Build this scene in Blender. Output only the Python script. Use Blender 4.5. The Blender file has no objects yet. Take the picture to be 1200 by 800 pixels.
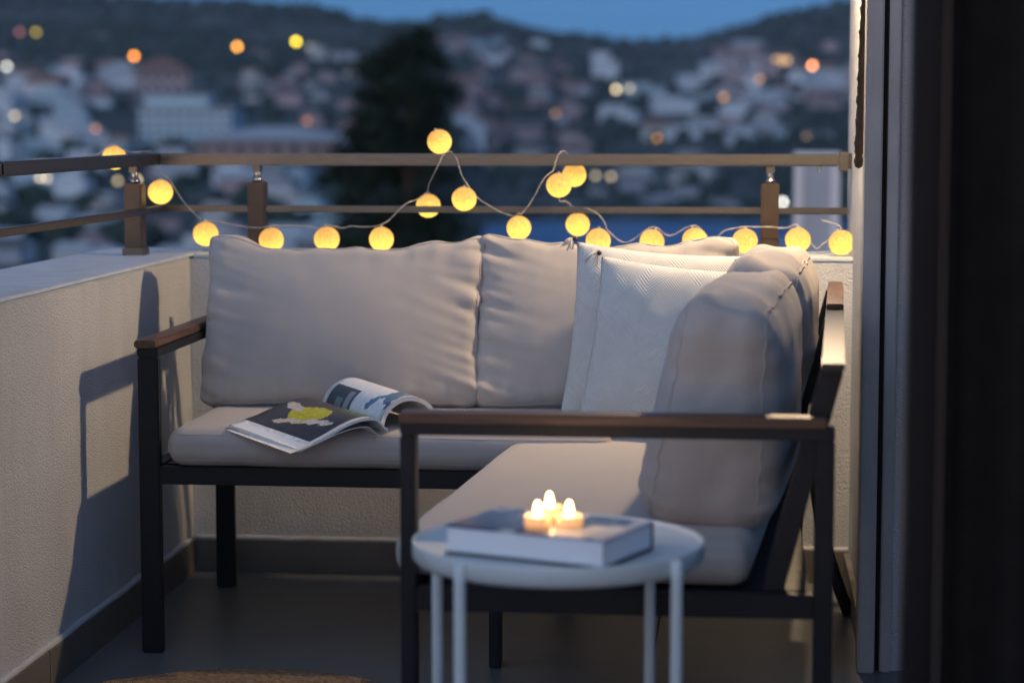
import bpy, bmesh, math, random
from mathutils import Vector, Matrix, noise
R = math.radians
PI = math.pi
scene = bpy.context.scene
COL = scene.collection

# ---------------------------------------------------------------- camera, sky, exposure
FOC = 2600.0                      # focal length in pixels of a 1200 px wide picture
CAM_H = 1.136
YAW = math.atan(275 / 2600)
PITCH = math.atan(259 / 2600)
cam = bpy.data.cameras.new('camera')
cam.lens = FOC / 1200 * 36
cam.sensor_width = 36
cam.clip_start = 0.05
cam.clip_end = 8000
cam.dof.use_dof = True
cam.dof.focus_distance = 4.65
cam.dof.aperture_fstop = 2.7
cam_ob = bpy.data.objects.new('camera', cam)
cam_ob.location = (0, 0, CAM_H)
cam_ob.rotation_euler = (PI / 2 - PITCH, 0, YAW)
COL.objects.link(cam_ob)
scene.camera = cam_ob

SKY_ELEV = 4.0
SKY_ROT = 195.0                   # the last light is behind the camera
SKY_STRENGTH = 0.252
world = bpy.data.worlds.new('World')
scene.world = world
world.use_nodes = True
wn = world.node_tree.nodes
wl = world.node_tree.links
bg = wn['Background']
sky = wn.new('ShaderNodeTexSky')
sky.sky_type = 'NISHITA'
sky.sun_disc = False
sky.sun_elevation = R(SKY_ELEV)
sky.sun_rotation = R(SKY_ROT)
sky.ozone_density = 4.6
sky.air_density = 1.0
sky.dust_density = 2.0
# lift the horizon band a little: after sunset the low sky over the hills is blue, not yellow
tcw = wn.new('ShaderNodeTexCoord'); sxw = wn.new('ShaderNodeSeparateXYZ'); cxw = wn.new('ShaderNodeCombineXYZ')
maw = wn.new('ShaderNodeMath'); maw.operation = 'MULTIPLY_ADD'; maw.inputs[1].default_value = 0.9; maw.inputs[2].default_value = 0.14
nmw = wn.new('ShaderNodeVectorMath'); nmw.operation = 'NORMALIZE'
wl.new(tcw.outputs['Generated'], sxw.inputs[0]); wl.new(sxw.outputs[0], cxw.inputs[0]); wl.new(sxw.outputs[1], cxw.inputs[1])
wl.new(sxw.outputs[2], maw.inputs[0]); wl.new(maw.outputs[0], cxw.inputs[2]); wl.new(cxw.outputs[0], nmw.inputs[0]); wl.new(nmw.outputs[0], sky.inputs[0])
tint = wn.new('ShaderNodeMix'); tint.data_type = 'RGBA'; tint.blend_type = 'MULTIPLY'; tint.inputs[0].default_value = 1.0
tint.inputs[7].default_value = (1.02, 0.88, 0.95, 1)          # the camera's white balance on the dusk sky
wl.new(sky.outputs[0], tint.inputs[6]); wl.new(tint.outputs[2], bg.inputs[0])
bg.inputs[1].default_value = SKY_STRENGTH

# twilight glow: one very soft, weak, bluish sun from behind and left
sun = bpy.data.lights.new('sun', 'SUN'); sun.energy = 1.0; sun.angle = R(110); sun.color = (0.63, 0.80, 1.0)
sun_ob = bpy.data.objects.new('sun', sun); COL.objects.link(sun_ob)
sun_ob.rotation_euler = (R(48), 0, R(-28))

scene.view_settings.view_transform = 'Standard'
scene.view_settings.look = 'None'
scene.view_settings.gamma = 1.0
scene.view_settings.exposure = 0.1
scene.view_settings.use_curve_mapping = False
scene.cycles.use_denoising = True
scene.cycles.use_adaptive_sampling = True
scene.cycles.adaptive_threshold = 0.025
scene.cycles.max_bounces = 6

# ---------------------------------------------------------------- measuring helpers
_fw = Vector((-math.sin(YAW) * math.cos(PITCH), math.cos(YAW) * math.cos(PITCH), -math.sin(PITCH)))
_rt = Vector((math.cos(YAW), math.sin(YAW), 0))
_up = _rt.cross(_fw)
_C = Vector((0, 0, CAM_H))
def ray(x, y): return _fw + _rt * ((x - 600) / FOC) - _up * ((y - 400) / FOC)
def at(x, y, Y):
    d = ray(x, y); return _C + d * (Y / d.y)
def at_z(x, y, z):
    d = ray(x, y); return _C + d * ((z - CAM_H) / d.z)
def proj(p):
    d = Vector(p) - _C; k = d.dot(_fw)
    return 600 + FOC * d.dot(_rt) / k, 400 - FOC * d.dot(_up) / k

# ---------------------------------------------------------------- materials
MATS = {}
def mat(name, color, rough=0.6, metal=0.0, noise_scale=None, var=0.15, bump=0.0, bump_scale=None,
        emit=None, emit_strength=0.0, spec=0.5, sheen=0.0, stretch=None, detail=4.0):
    m = bpy.data.materials.new(name); m.use_nodes = True
    nt = m.node_tree; n = nt.nodes; l = nt.links
    b = n['Principled BSDF']
    b.inputs['Base Color'].default_value = (*color, 1)
    b.inputs['Roughness'].default_value = rough
    b.inputs['Metallic'].default_value = metal
    b.inputs['Specular IOR Level'].default_value = spec
    if sheen: b.inputs['Sheen Weight'].default_value = sheen
    tc = n.new('ShaderNodeTexCoord'); mp = n.new('ShaderNodeMapping')
    l.new(tc.outputs['Object'], mp.inputs[0])
    if stretch: mp.inputs['Scale'].default_value = stretch
    if noise_scale:
        t = n.new('ShaderNodeTexNoise'); t.inputs['Scale'].default_value = noise_scale
        t.inputs['Detail'].default_value = detail
        l.new(mp.outputs[0], t.inputs[0])
        r = n.new('ShaderNodeValToRGB')
        r.color_ramp.elements[0].position = 0.3; r.color_ramp.elements[1].position = 0.7
        r.color_ramp.elements[0].color = (*[c * (1 - var) for c in color], 1)
        r.color_ramp.elements[1].color = (*[min(1, c * (1 + var)) for c in color], 1)
        l.new(t.outputs['Fac'], r.inputs[0]); l.new(r.outputs[0], b.inputs['Base Color'])
    if bump:
        t2 = n.new('ShaderNodeTexNoise'); t2.inputs['Scale'].default_value = bump_scale or 80
        t2.inputs['Detail'].default_value = 5
        l.new(mp.outputs[0], t2.inputs[0])
        bp = n.new('ShaderNodeBump'); bp.inputs['Strength'].default_value = bump
        bp.inputs['Distance'].default_value = 0.01
        l.new(t2.outputs['Fac'], bp.inputs['Height']); l.new(bp.outputs[0], b.inputs['Normal'])
    if emit:
        b.inputs['Emission Color'].default_value = (*emit, 1)
        b.inputs['Emission Strength'].default_value = emit_strength
    MATS[name] = m
    return m

def fabric_mat(name, color, weave=900, bump=0.25, var=0.06):
    m = mat(name, color, rough=0.92, noise_scale=7, var=var, sheen=0.15, spec=0.2)
    nt = m.node_tree; n = nt.nodes; l = nt.links; b = n['Principled BSDF']
    tc = n['Texture Coordinate']
    w1 = n.new('ShaderNodeTexWave'); w1.bands_direction = 'X'; w1.inputs['Scale'].default_value = weave / 6.28
    w2 = n.new('ShaderNodeTexWave'); w2.bands_direction = 'Z'; w2.inputs['Scale'].default_value = weave / 6.28
    t = n.new('ShaderNodeTexNoise'); t.inputs['Scale'].default_value = 120
    for w in (w1, w2, t): l.new(tc.outputs['Object'], w.inputs[0])
    a = n.new('ShaderNodeMath'); a.operation = 'ADD'
    l.new(w1.outputs['Fac'], a.inputs[0]); l.new(w2.outputs['Fac'], a.inputs[1])
    a2 = n.new('ShaderNodeMath'); a2.operation = 'ADD'
    l.new(a.outputs[0], a2.inputs[0]); l.new(t.outputs['Fac'], a2.inputs[1])
    bp = n.new('ShaderNodeBump'); bp.inputs['Strength'].default_value = bump; bp.inputs['Distance'].default_value = 0.001
    l.new(a2.outputs[0], bp.inputs['Height']); l.new(bp.outputs[0], b.inputs['Normal'])
    return m

def knit_mat(name, color):
    """cream knit with diagonal ribs that change direction in diamonds"""
    m = mat(name, color, rough=0.95, noise_scale=9, var=0.05, sheen=0.2, spec=0.2)
    nt = m.node_tree; n = nt.nodes; l = nt.links; b = n['Principled BSDF']
    tc = n['Texture Coordinate']
    sx = n.new('ShaderNodeSeparateXYZ'); l.new(tc.outputs['Object'], sx.inputs[0])
    def mth(op, a, c=None, v=None):
        k = n.new('ShaderNodeMath'); k.operation = op
        l.new(a, k.inputs[0])
        if c is not None: l.new(c, k.inputs[1])
        if v is not None: k.inputs[1].default_value = v
        return k.outputs[0]
    px_ = mth('PINGPONG', sx.outputs['X'], v=0.075)
    pz_ = mth('PINGPONG', sx.outputs['Z'], v=0.105)
    s = mth('ADD', px_, pz_)
    d = mth('SUBTRACT', px_, pz_)
    s1 = mth('SINE', mth('MULTIPLY', s, v=1000.0))
    s2 = mth('SINE', mth('MULTIPLY', d, v=780.0))
    chk = n.new('ShaderNodeTexNoise'); chk.inputs['Scale'].default_value = 11
    l.new(tc.outputs['Object'], chk.inputs[0])
    sel = mth('GREATER_THAN', chk.outputs['Fac'], v=0.5)
    mx = n.new('ShaderNodeMix'); l.new(sel, mx.inputs[0]); l.new(s1, mx.inputs[2]); l.new(s2, mx.inputs[3])
    bp = n.new('ShaderNodeBump'); bp.inputs['Strength'].default_value = 0.45; bp.inputs['Distance'].default_value = 0.0012
    l.new(mx.outputs[0], bp.inputs['Height']); l.new(bp.outputs[0], b.inputs['Normal'])
    return m

def wood_mat(name, c0, c1, axis):
    m = bpy.data.materials.new(name); m.use_nodes = True
    nt = m.node_tree; n = nt.nodes; l = nt.links; b = n['Principled BSDF']
    tc = n.new('ShaderNodeTexCoord'); mp = n.new('ShaderNodeMapping')
    mp.inputs['Scale'].default_value = (3, 60, 60) if axis == 'X' else (60, 3, 60)
    l.new(tc.outputs['Object'], mp.inputs[0])
    t = n.new('ShaderNodeTexNoise'); t.inputs['Scale'].default_value = 1.6; t.inputs['Detail'].default_value = 8
    t.inputs['Distortion'].default_value = 0.6
    l.new(mp.outputs[0], t.inputs[0])
    r = n.new('ShaderNodeValToRGB'); r.color_ramp.elements[0].position = 0.3; r.color_ramp.elements[1].position = 0.72
    r.color_ramp.elements[0].color = (*c0, 1); r.color_ramp.elements[1].color = (*c1, 1)
    l.new(t.outputs['Fac'], r.inputs[0]); l.new(r.outputs[0], b.inputs['Base Color'])
    b.inputs['Roughness'].default_value = 0.5
    bp = n.new('ShaderNodeBump'); bp.inputs['Strength'].default_value = 0.25; bp.inputs['Distance'].default_value = 0.002
    l.new(t.outputs['Fac'], bp.inputs['Height']); l.new(bp.outputs[0], b.inputs['Normal'])
    return m

def stucco_mat(name, color, rough=0.95):
    m = mat(name, color, rough=rough, noise_scale=3.0, var=0.10, spec=0.2)
    nt = m.node_tree; n = nt.nodes; l = nt.links; b = n['Principled BSDF']
    tc = n['Texture Coordinate']
    t = n.new('ShaderNodeTexNoise'); t.inputs['Scale'].default_value = 170; t.inputs['Detail'].default_value = 6
    v = n.new('ShaderNodeTexVoronoi'); v.inputs['Scale'].default_value = 300
    l.new(tc.outputs['Object'], t.inputs[0]); l.new(tc.outputs['Object'], v.inputs[0])
    a = n.new('ShaderNodeMath'); a.operation = 'SUBTRACT'
    l.new(t.outputs['Fac'], a.inputs[0]); l.new(v.outputs['Distance'], a.inputs[1])
    mp2 = n.new('ShaderNodeMapping'); mp2.inputs['Scale'].default_value = (7, 7, 0.9); l.new(tc.outputs['Object'], mp2.inputs[0])
    st = n.new('ShaderNodeTexNoise'); st.inputs['Scale'].default_value = 1.3; st.inputs['Detail'].default_value = 6; st.inputs['Roughness'].default_value = 0.65
    l.new(mp2.outputs[0], st.inputs[0])
    sr = n.new('ShaderNodeValToRGB'); sr.color_ramp.elements[0].position = 0.32; sr.color_ramp.elements[0].color = (0.74, 0.73, 0.71, 1)
    sr.color_ramp.elements[1].position = 0.58; sr.color_ramp.elements[1].color = (1, 1, 1, 1)
    l.new(st.outputs['Fac'], sr.inputs[0])
    mxs = n.new('ShaderNodeMix'); mxs.data_type = 'RGBA'; mxs.blend_type = 'MULTIPLY'; mxs.inputs[0].default_value = 0.35
    src = b.inputs['Base Color'].links[0].from_socket
    l.new(src, mxs.inputs[6]); l.new(sr.outputs[0], mxs.inputs[7]); l.new(mxs.outputs[2], b.inputs['Base Color'])
    bp = n.new('ShaderNodeBump'); bp.inputs['Strength'].default_value = 0.7; bp.inputs['Distance'].default_value = 0.0035
    l.new(a.outputs[0], bp.inputs['Height']); l.new(bp.outputs[0], b.inputs['Normal'])
    return m

M_CUSH = fabric_mat('cushion_fabric', (0.43, 0.39, 0.36), var=0.02)
M_SEAM = fabric_mat('seam_fabric', (0.40, 0.365, 0.34))
M_KNIT = knit_mat('cream_knit', (0.55, 0.555, 0.54))
M_TASSEL = fabric_mat('tassel_yarn', (0.62, 0.58, 0.52))
M_BEAD = mat('dark_bead', (0.05, 0.022, 0.015), rough=0.4)
M_METAL = mat('charcoal_powder_coat', (0.0085, 0.0095, 0.013), spec=0.3, rough=0.5, noise_scale=30, var=0.15, bump=0.05, bump_scale=600)
M_WOOD_Y = wood_mat('dark_acacia_y', (0.045, 0.023, 0.013), (0.15, 0.072, 0.038), 'Y')
M_WOOD_X = wood_mat('dark_acacia_x', (0.045, 0.023, 0.013), (0.15, 0.072, 0.038), 'X')
M_PLASTER = stucco_mat('rough_plaster', (0.53, 0.55, 0.575))
M_PLASTER_G = stucco_mat('grey_plaster', (0.52, 0.50, 0.48))
M_COPING = mat('painted_coping', (0.46, 0.52, 0.58), rough=0.8, noise_scale=14, var=0.08, bump=0.15, bump_scale=120)
M_TILE = mat('floor_tile', (0.115, 0.121, 0.132), rough=0.42, noise_scale=4, var=0.12, bump=0.04, bump_scale=60)
M_GROUT = mat('grout', (0.12, 0.115, 0.11), rough=0.95, noise_scale=60, var=0.2)
M_SKIRT = mat('skirting_tile', (0.13, 0.118, 0.105), rough=0.5, noise_scale=9, var=0.15)
M_RAIL = mat('bronze_rail', (0.10, 0.09, 0.077), rough=0.34, metal=0.8, noise_scale=20, var=0.12, stretch=(1, 1, 8))
M_POST = mat('brown_post', (0.055, 0.036, 0.024), rough=0.4, metal=0.35, noise_scale=20, var=0.15)
M_STEEL = mat('steel_pin', (0.45, 0.43, 0.40), rough=0.25, metal=1.0)
M_TABLE = mat('table_paint', (0.66, 0.71, 0.70), rough=0.38, noise_scale=12, var=0.04)
M_PAPER = mat('page_block', (0.70, 0.69, 0.68), rough=0.85, noise_scale=300, var=0.08, stretch=(0.02, 0.02, 1.0))
M_JUTE = mat('jute', (0.19, 0.125, 0.075), rough=0.95, noise_scale=90, var=0.4, bump=0.6, bump_scale=160)
M_BLACK = mat('black_aluminium', (0.006, 0.0075, 0.011), spec=0.2, rough=0.5, noise_scale=8, var=0.2)
M_CURTAIN = mat('dark_curtain', (0.012, 0.0105, 0.0095), spec=0.1, rough=0.95, noise_scale=30, var=0.2)
M_RUBBER = mat('rubber_gap', (0.012, 0.012, 0.014), rough=0.8)
M_ALU = mat('grey_jamb_paint', (0.36, 0.35, 0.34), rough=0.6, noise_scale=12, var=0.12, bump=0.12, bump_scale=160, stretch=(1, 1, 0.5))
M_ROPE = mat('brown_rope', (0.035, 0.022, 0.011), rough=0.8, noise_scale=300, var=0.5, bump=0.5, bump_scale=500)
M_CORD = mat('clear_cord', (0.42, 0.40, 0.37), rough=0.3)
M_LAMP = mat('lamp_black', (0.02, 0.02, 0.02), rough=0.4)

# ---------------------------------------------------------------- mesh builder
class MB:
    def __init__(s): s.v = []; s.f = []
    def box(s, x0, x1, y0, y1, z0, z1):
        o = len(s.v)
        s.v += [(x0,y0,z0),(x1,y0,z0),(x1,y1,z0),(x0,y1,z0),(x0,y0,z1),(x1,y0,z1),(x1,y1,z1),(x0,y1,z1)]
        s.f += [tuple(o+i for i in q) for q in ((0,3,2,1),(4,5,6,7),(0,1,5,4),(1,2,6,5),(2,3,7,6),(3,0,4,7))]
        return s
    def hexa(s, pts):
        o = len(s.v); s.v += [tuple(p) for p in pts]
        s.f += [tuple(o+i for i in q) for q in ((0,3,2,1),(4,5,6,7),(0,1,5,4),(1,2,6,5),(2,3,7,6),(3,0,4,7))]
        return s
    def bar(s, a, b, w, h, up=Vector((0,0,1))):
        a = Vector(a); b = Vector(b); d = (b-a).normalized()
        sd = d.cross(Vector(up)).normalized(); u = sd.cross(d).normalized()
        c = []
        for p in (a, b):
            c += [p - sd*w/2 - u*h/2, p + sd*w/2 - u*h/2, p + sd*w/2 + u*h/2, p - sd*w/2 + u*h/2]
        o = len(s.v); s.v += [tuple(p) for p in c]
        s.f += [tuple(o+i for i in q) for q in ((3,2,1,0),(4,5,6,7),(0,1,5,4),(1,2,6,5),(2,3,7,6),(3,0,4,7))]
        return s
    def tube(s, pts, r, n=8, caps=True):
        pts = [Vector(p) for p in pts]; rings = []
        prev = None
        for i, p in enumerate(pts):
            d = (pts[min(i+1, len(pts)-1)] - pts[max(i-1, 0)]).normalized()
            if prev is None:
                a = Vector((0,0,1)) if abs(d.z) < 0.9 else Vector((1,0,0))
                u = d.cross(a).normalized()
            else:
                u = (prev - d * prev.dot(d)).normalized()
            prev = u; w = d.cross(u)
            rr = r[i] if isinstance(r, (list, tuple)) else r
            o = len(s.v)
            for k in range(n):
                t = 2*PI*k/n; s.v.append(tuple(p + u*math.cos(t)*rr + w*math.sin(t)*rr))
            rings.append(o)
        for a, b in zip(rings, rings[1:]):
            for k in range(n): s.f.append((a+k, a+(k+1) % n, b+(k+1) % n, b+k))
        if caps:
            s.f.append(tuple(rings[0]+k for k in range(n))[::-1]); s.f.append(tuple(rings[-1]+k for k in range(n)))
        return s
    def lathe(s, prof, cx=0, cy=0, n=32):
        o = len(s.v); m = len(prof)
        for k in range(n):
            t = 2*PI*k/n
            for (r, z) in prof: s.v.append((cx + r*math.cos(t), cy + r*math.sin(t), z))
        for k in range(n):
            for j in range(m-1):
                a = o+k*m+j; b = o+((k+1) % n)*m+j
                s.f.append((a, b, b+1, a+1))
        return s
    def mesh(s, name):
        me = bpy.data.meshes.new(name); me.from_pydata(s.v, [], s.f); me.validate(); me.update(); return me
    def build(s, name, material, parent=None, smooth=False, bevel=0.0, loc=None, seg=2):
        me = s.mesh(name)
        bm = bmesh.new(); bm.from_mesh(me)
        bmesh.ops.remove_doubles(bm, verts=bm.verts, dist=1e-6)
        if bevel:
            ed = [e for e in bm.edges if len(e.link_faces) == 2 and e.calc_face_angle(0) > 0.6]
            bmesh.ops.bevel(bm, geom=ed, offset=bevel, segments=seg, affect='EDGES', clamp_overlap=True)
        bmesh.ops.recalc_face_normals(bm, faces=bm.faces)
        bm.to_mesh(me); bm.free()
        if smooth or bevel:
            for p in me.polygons: p.use_smooth = True
            if bevel and not smooth:
                try: me.set_sharp_from_angle(angle=R(35))
                except Exception: pass
        return obj(name, me, material, parent, loc)

def obj(name, me, material, parent=None, loc=None):
    o = bpy.data.objects.new(name, me)
    if material and not me.materials: me.materials.append(material)
    COL.objects.link(o)
    if parent: o.parent = parent
    if loc is not None: o.location = loc
    return o
def tag(o, label=None, cat=None, group=None, kind=None):
    if label: o['label'] = label
    if cat: o['category'] = cat
    if group: o['group'] = group
    if kind: o['kind'] = kind
    return o
def empty(name, loc=(0,0,0), rz=0):
    o = bpy.data.objects.new(name, None); o.location = loc; o.rotation_euler = (0,0,rz)
    o.empty_display_size = 0.1
    COL.objects.link(o); return o
def box_at(root, x0, x1, y0, y1, z0, z1, name, m, bevel=0.0, parent=None):
    L = root.location
    return MB().box(x0-L.x, x1-L.x, y0-L.y, y1-L.y, z0-L.z, z1-L.z).build(name, m, parent or root, bevel=bevel)
def smoothstep(a, b, t):
    t = max(0, min(1, (t-a)/(b-a))); return t*t*(3-2*t)
def lerp_tab(tab, x):
    if x <= tab[0][0]: return tab[0][1]
    for (a, va), (b, vb) in zip(tab, tab[1:]):
        if x <= b:
            t = (x-a)/(b-a); return va + (vb-va)*t
    return tab[-1][1]

# ================================================================ THE FAR VIEW: hills, bay
SEA = -30.0
RIDGE = [(-700, 40), (-400, 10), (-200, -14), (0, -8), (160, 0), (250, 3), (312, 5), (375, 10), (417, 21), (458, 26), (500, 23), (545, 16), (580, 18),
         (617, 30), (655, 38), (700, 44), (760, 51), (790, 48), (825, 41), (885, 25), (925, 16), (981, 3), (1100, -14), (1300, -30), (1700, 0), (2200, 40)]
LEFT_P = [(0, None)]
def terrain(X, Y):
    """height of the land at a place: a built-up plateau to the left, a bay ahead, hills behind both"""
    D = max(Y, 1.0)
    c = 876 + FOC * X / D
    ridge = lerp_tab(RIDGE, c)
    def zz(y, d): return CAM_H - (y - 141) * d / FOC
    left = [(10, -9.0), (40, -8.0), (80, zz(345, 80)), (150, zz(305, 150)), (250, zz(255, 250)), (400, zz(205, 400)), (600, zz(160, 600)), (850, zz(112, 850)),
            (1100, zz(70, 1100)), (1350, zz(max(ridge, 0) * 0.6 + 18, 1350)), (1500, zz(ridge, 1500)), (1700, zz(ridge + 8, 1700)), (2400, -30), (6000, -60)]
    right = [(10, -9.0), (40, -12.0), (80, -24.0), (160, -33.0), (640, -34.0), (690, SEA + 0.6), (730, zz(243, 730)), (830, zz(205, 830)), (1000, zz(150, 1000)),
             (1250, zz(96, 1250)), (1420, zz(ridge * 0.7 + 26, 1420)), (1550, zz(ridge, 1550)), (1750, zz(ridge + 8, 1750)), (2400, -30), (6000, -60)]
    t = smoothstep(470, 590, c)
    zl = lerp_tab(left, D); zr = lerp_tab(right, D)
    z = zl * (1 - t) + zr * t
    amp = smoothstep(150, 900, D) * (1 - smoothstep(1250, 1480, D))
    if z > SEA - 1: z += amp * 3.0 * noise.noise(Vector((X / 90, Y / 90, 3.1)))
    return z
def build_terrain():
    ys = [10 * (1.045 ** i) for i in range(150)]
    ys = [y for y in ys if y < 6000]
    cols = [-0.62 + 0.0095 * i for i in range(132)]
    v = []; f = []
    for y in ys:
        for c in cols:
            X = c * y
            v.append((X, y, terrain(X, y)))
    n = len(cols)
    for i in range(len(ys) - 1):
        for j in range(n - 1):
            f.append((i*n+j, i*n+j+1, (i+1)*n+j+1, (i+1)*n+j))
    me = bpy.data.meshes.new('hillside'); me.from_pydata(v, [], f); me.update()
    for p in me.polygons: p.use_smooth = True
    m = bpy.data.materials.new('scrub'); m.use_nodes = True
    nt = m.node_tree; nn = nt.nodes; l = nt.links; b = nn['Principled BSDF']
    tc = nn.new('ShaderNodeTexCoord')
    t = nn.new('ShaderNodeTexNoise'); t.inputs['Scale'].default_value = 0.035; t.inputs['Detail'].default_value = 7
    l.new(tc.outputs['Object'], t.inputs[0])
    r = nn.new('ShaderNodeValToRGB')
    r.color_ramp.elements[0].position = 0.35; r.color_ramp.elements[0].color = (0.050, 0.066, 0.056, 1)
    r.color_ramp.elements[1].position = 0.75; r.color_ramp.elements[1].color = (0.15, 0.15, 0.135, 1)
    l.new(t.outputs['Fac'], r.inputs[0]); l.new(r.outputs[0], b.inputs['Base Color'])
    b.inputs['Roughness'].default_value = 1.0; b.inputs['Specular IOR Level'].default_value = 0.1
    o = obj('hillside', me, m); tag(o, kind='structure')
build_terrain()
def build_water():
    w = MB(); w.v = [(-1500, 60, SEA), (1800, 60, SEA), (1800, 2200, SEA), (-1500, 2200, SEA)]; w.f = [(0, 1, 2, 3)]
    m = mat('sea', (0.008, 0.065, 0.22), rough=0.25, bump=1.0, bump_scale=0.35, spec=0.6)
    m.node_tree.nodes['Bump'].inputs['Distance'].default_value = 0.8
    o = w.build('bay_water', m); tag(o, kind='structure')
build_water()

# ---------------------------------------------------------------- houses on the slopes
random.seed(11)
HW = {k: mat('wall_' + k, c, rough=0.9, noise_scale=0.5, var=0.08) for k, c in dict(
    white=(0.78, 0.80, 0.80), cream=(0.64, 0.60, 0.54), pink=(0.50, 0.36, 0.35), grey=(0.48, 0.48, 0.49), teal=(0.50, 0.64, 0.67)).items()}
HR = {k: mat('roof_' + k, c, rough=0.9, noise_scale=0.8, var=0.15) for k, c in dict(
    tile=(0.27, 0.14, 0.105), flat=(0.48, 0.49, 0.49), dark=(0.13, 0.12, 0.12)).items()}
M_PANE = mat('house_pane', (0.05, 0.06, 0.08), rough=0.15)
M_WARMPANE = mat('lit_pane', (0.3, 0.2, 0.1), rough=0.4, emit=(1.0, 0.55, 0.16), emit_strength=3.0)
HOUSE_MESH = {}
def house_meshes(kind):
    """unit meshes (1 x 1 x 1, base at z=0); kind: flat, gable, hip"""
    if kind in HOUSE_MESH: return HOUSE_MESH[kind]
    wv = MB().box(-.5, .5, -.5, .5, -0.6, 1.0)
    # a set-back upper storey makes the block less of a box
    if kind == 'flat':
        wv.box(-.5, .18, -.1, .499, 1.0005, 1.38)
        rf = MB().box(-.54, .54, -.54, .54, 0.995, 1.05).box(-.54, .22, -.14, .54, 1.375, 1.43)
    elif kind == 'gable':
        rf = MB(); rf.v = [(-.56,-.58,.97),(.56,-.58,.97),(.56,.58,.97),(-.56,.58,.97),(-.56,0,1.42),(.56,0,1.42)]
        rf.f = [(0,1,5,4),(2,3,4,5),(0,4,3),(1,2,5),(3,2,1,0)]
    else:
        rf = MB(); rf.v = [(-.58,-.58,.97),(.58,-.58,.97),(.58,.58,.97),(-.58,.58,.97),(-.12,0,1.45),(.12,0,1.45)]
        rf.f = [(0,1,5,4),(2,3,4,5),(0,4,3),(1,2,5),(3,2,1,0)]
    HOUSE_MESH[kind] = (wv, rf); return HOUSE_MESH[kind]
SHARED = {}
def house(c, ybase, wpx, hpx, wall, roof, kind, label, group=None, rz=None, name='hillside_house', cat='house', windows=0, lit=0):
    """stand a house on the slope whose foot shows at picture column c, row ybase"""
    lo, hi = 60.0, 1545.0
    prev = None
    Y = None
    steps = 220
    for i in range(steps + 1):                       # walk out until the ground shows that high
        d = lo * (hi / lo) ** (i / steps)
        p = at(c, ybase, d)
        if p.z <= terrain(p.x, d) and d > 90 and p.z > SEA - 1: Y = d; break
    if Y is None: return None
    p = at(c, ybase, Y); z0 = terrain(p.x, Y)
    w = wpx * Y / FOC; h = hpx * Y / FOC
    dep = w * random.uniform(0.65, 0.9)
    if rz is None: rz = random.uniform(-0.5, 0.5)
    e = empty(name, (p.x, Y + dep * 0.5, z0), rz)
    wv, rf = house_meshes(kind)
    hh = h / (1.4 if kind != 'flat' else 1.25)
    for nm, mbd, mt in (('wall', wv, HW[wall]), ('roof', rf, HR[roof])):
        key = (nm, kind, mt.name)
        if key not in SHARED:
            me = mbd.mesh(nm); me.materials.append(mt); SHARED[key] = me
        o = obj(nm, SHARED[key], None, e); o.scale = (w, dep, hh)
    if windows:
        cols_, rows_ = windows
        for i in range(cols_):
            for j in range(rows_):
                x = -w/2 + w*(i+0.5)/cols_; zc = hh*(j+0.55)/rows_
                ww = w/cols_*0.42; wh = hh/rows_*0.5
                is_lit = (i * 7 + j * 3) % 11 < lit
                wn_ = MB().box(x-ww/2, x+ww/2, -dep/2-0.12, -dep/2+0.2, zc-wh/2, zc+wh/2).build('window', M_WARMPANE if is_lit else M_PANE, e)
    tag(e, label, cat, group); return e

G1 = 'houses on the hillside left of the dark tree'
G2 = 'houses on the far slope right of the dark tree'
G3 = 'houses crowded on the far right slope'
house(185, 116, 62, 46, 'pink', 'tile', 'hip', 'large hip roofed pinkish house above the long white apartment block', rz=0.25, windows=(5, 2))
house(215, 168, 112, 50, 'teal', 'flat', 'flat', 'long pale blue white apartment block with rows of windows below the hip roofed house', rz=0.05, name='apartment_block', cat='building', windows=(9, 4))
house(310, 196, 175, 46, 'pink', 'flat', 'hip', 'long low pinkish building with pale grey roof just above the railing left of the tree', rz=0.05, name='low_building', cat='building', windows=(8, 1))
house(708, 100, 30, 34, 'white', 'flat', 'flat', 'tall bright white house beside a cream street light, mid slope', rz=0.1)
house(752, 116, 52, 15, 'teal', 'flat', 'flat', 'low pale blue house just right of the cream street light', rz=0.1)
house(725, 146, 44, 18, 'white', 'flat', 'flat', 'long low white house below the cream street light', rz=-0.1)
house(788, 134, 50, 18, 'white', 'flat', 'flat', 'long white house in the middle of the dark gully', rz=0.2)
house(768, 166, 34, 24, 'cream', 'tile', 'gable', 'cream gabled house with an amber light at its foot', rz=0.1)
house(548, 168, 34, 28, 'white', 'flat', 'flat', 'rounded pale house just right of the lantern resting on the rail', rz=0.3)
house(918, 80, 26, 16, 'cream', 'tile', 'gable', 'house with glowing orange windows high on the right slope', rz=0.1, windows=(4, 1), lit=8)
house(958, 172, 34, 16, 'cream', 'dark', 'gable', 'house with a row of amber windows above the right end of the railing', rz=0.05, windows=(4, 1), lit=9)
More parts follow.
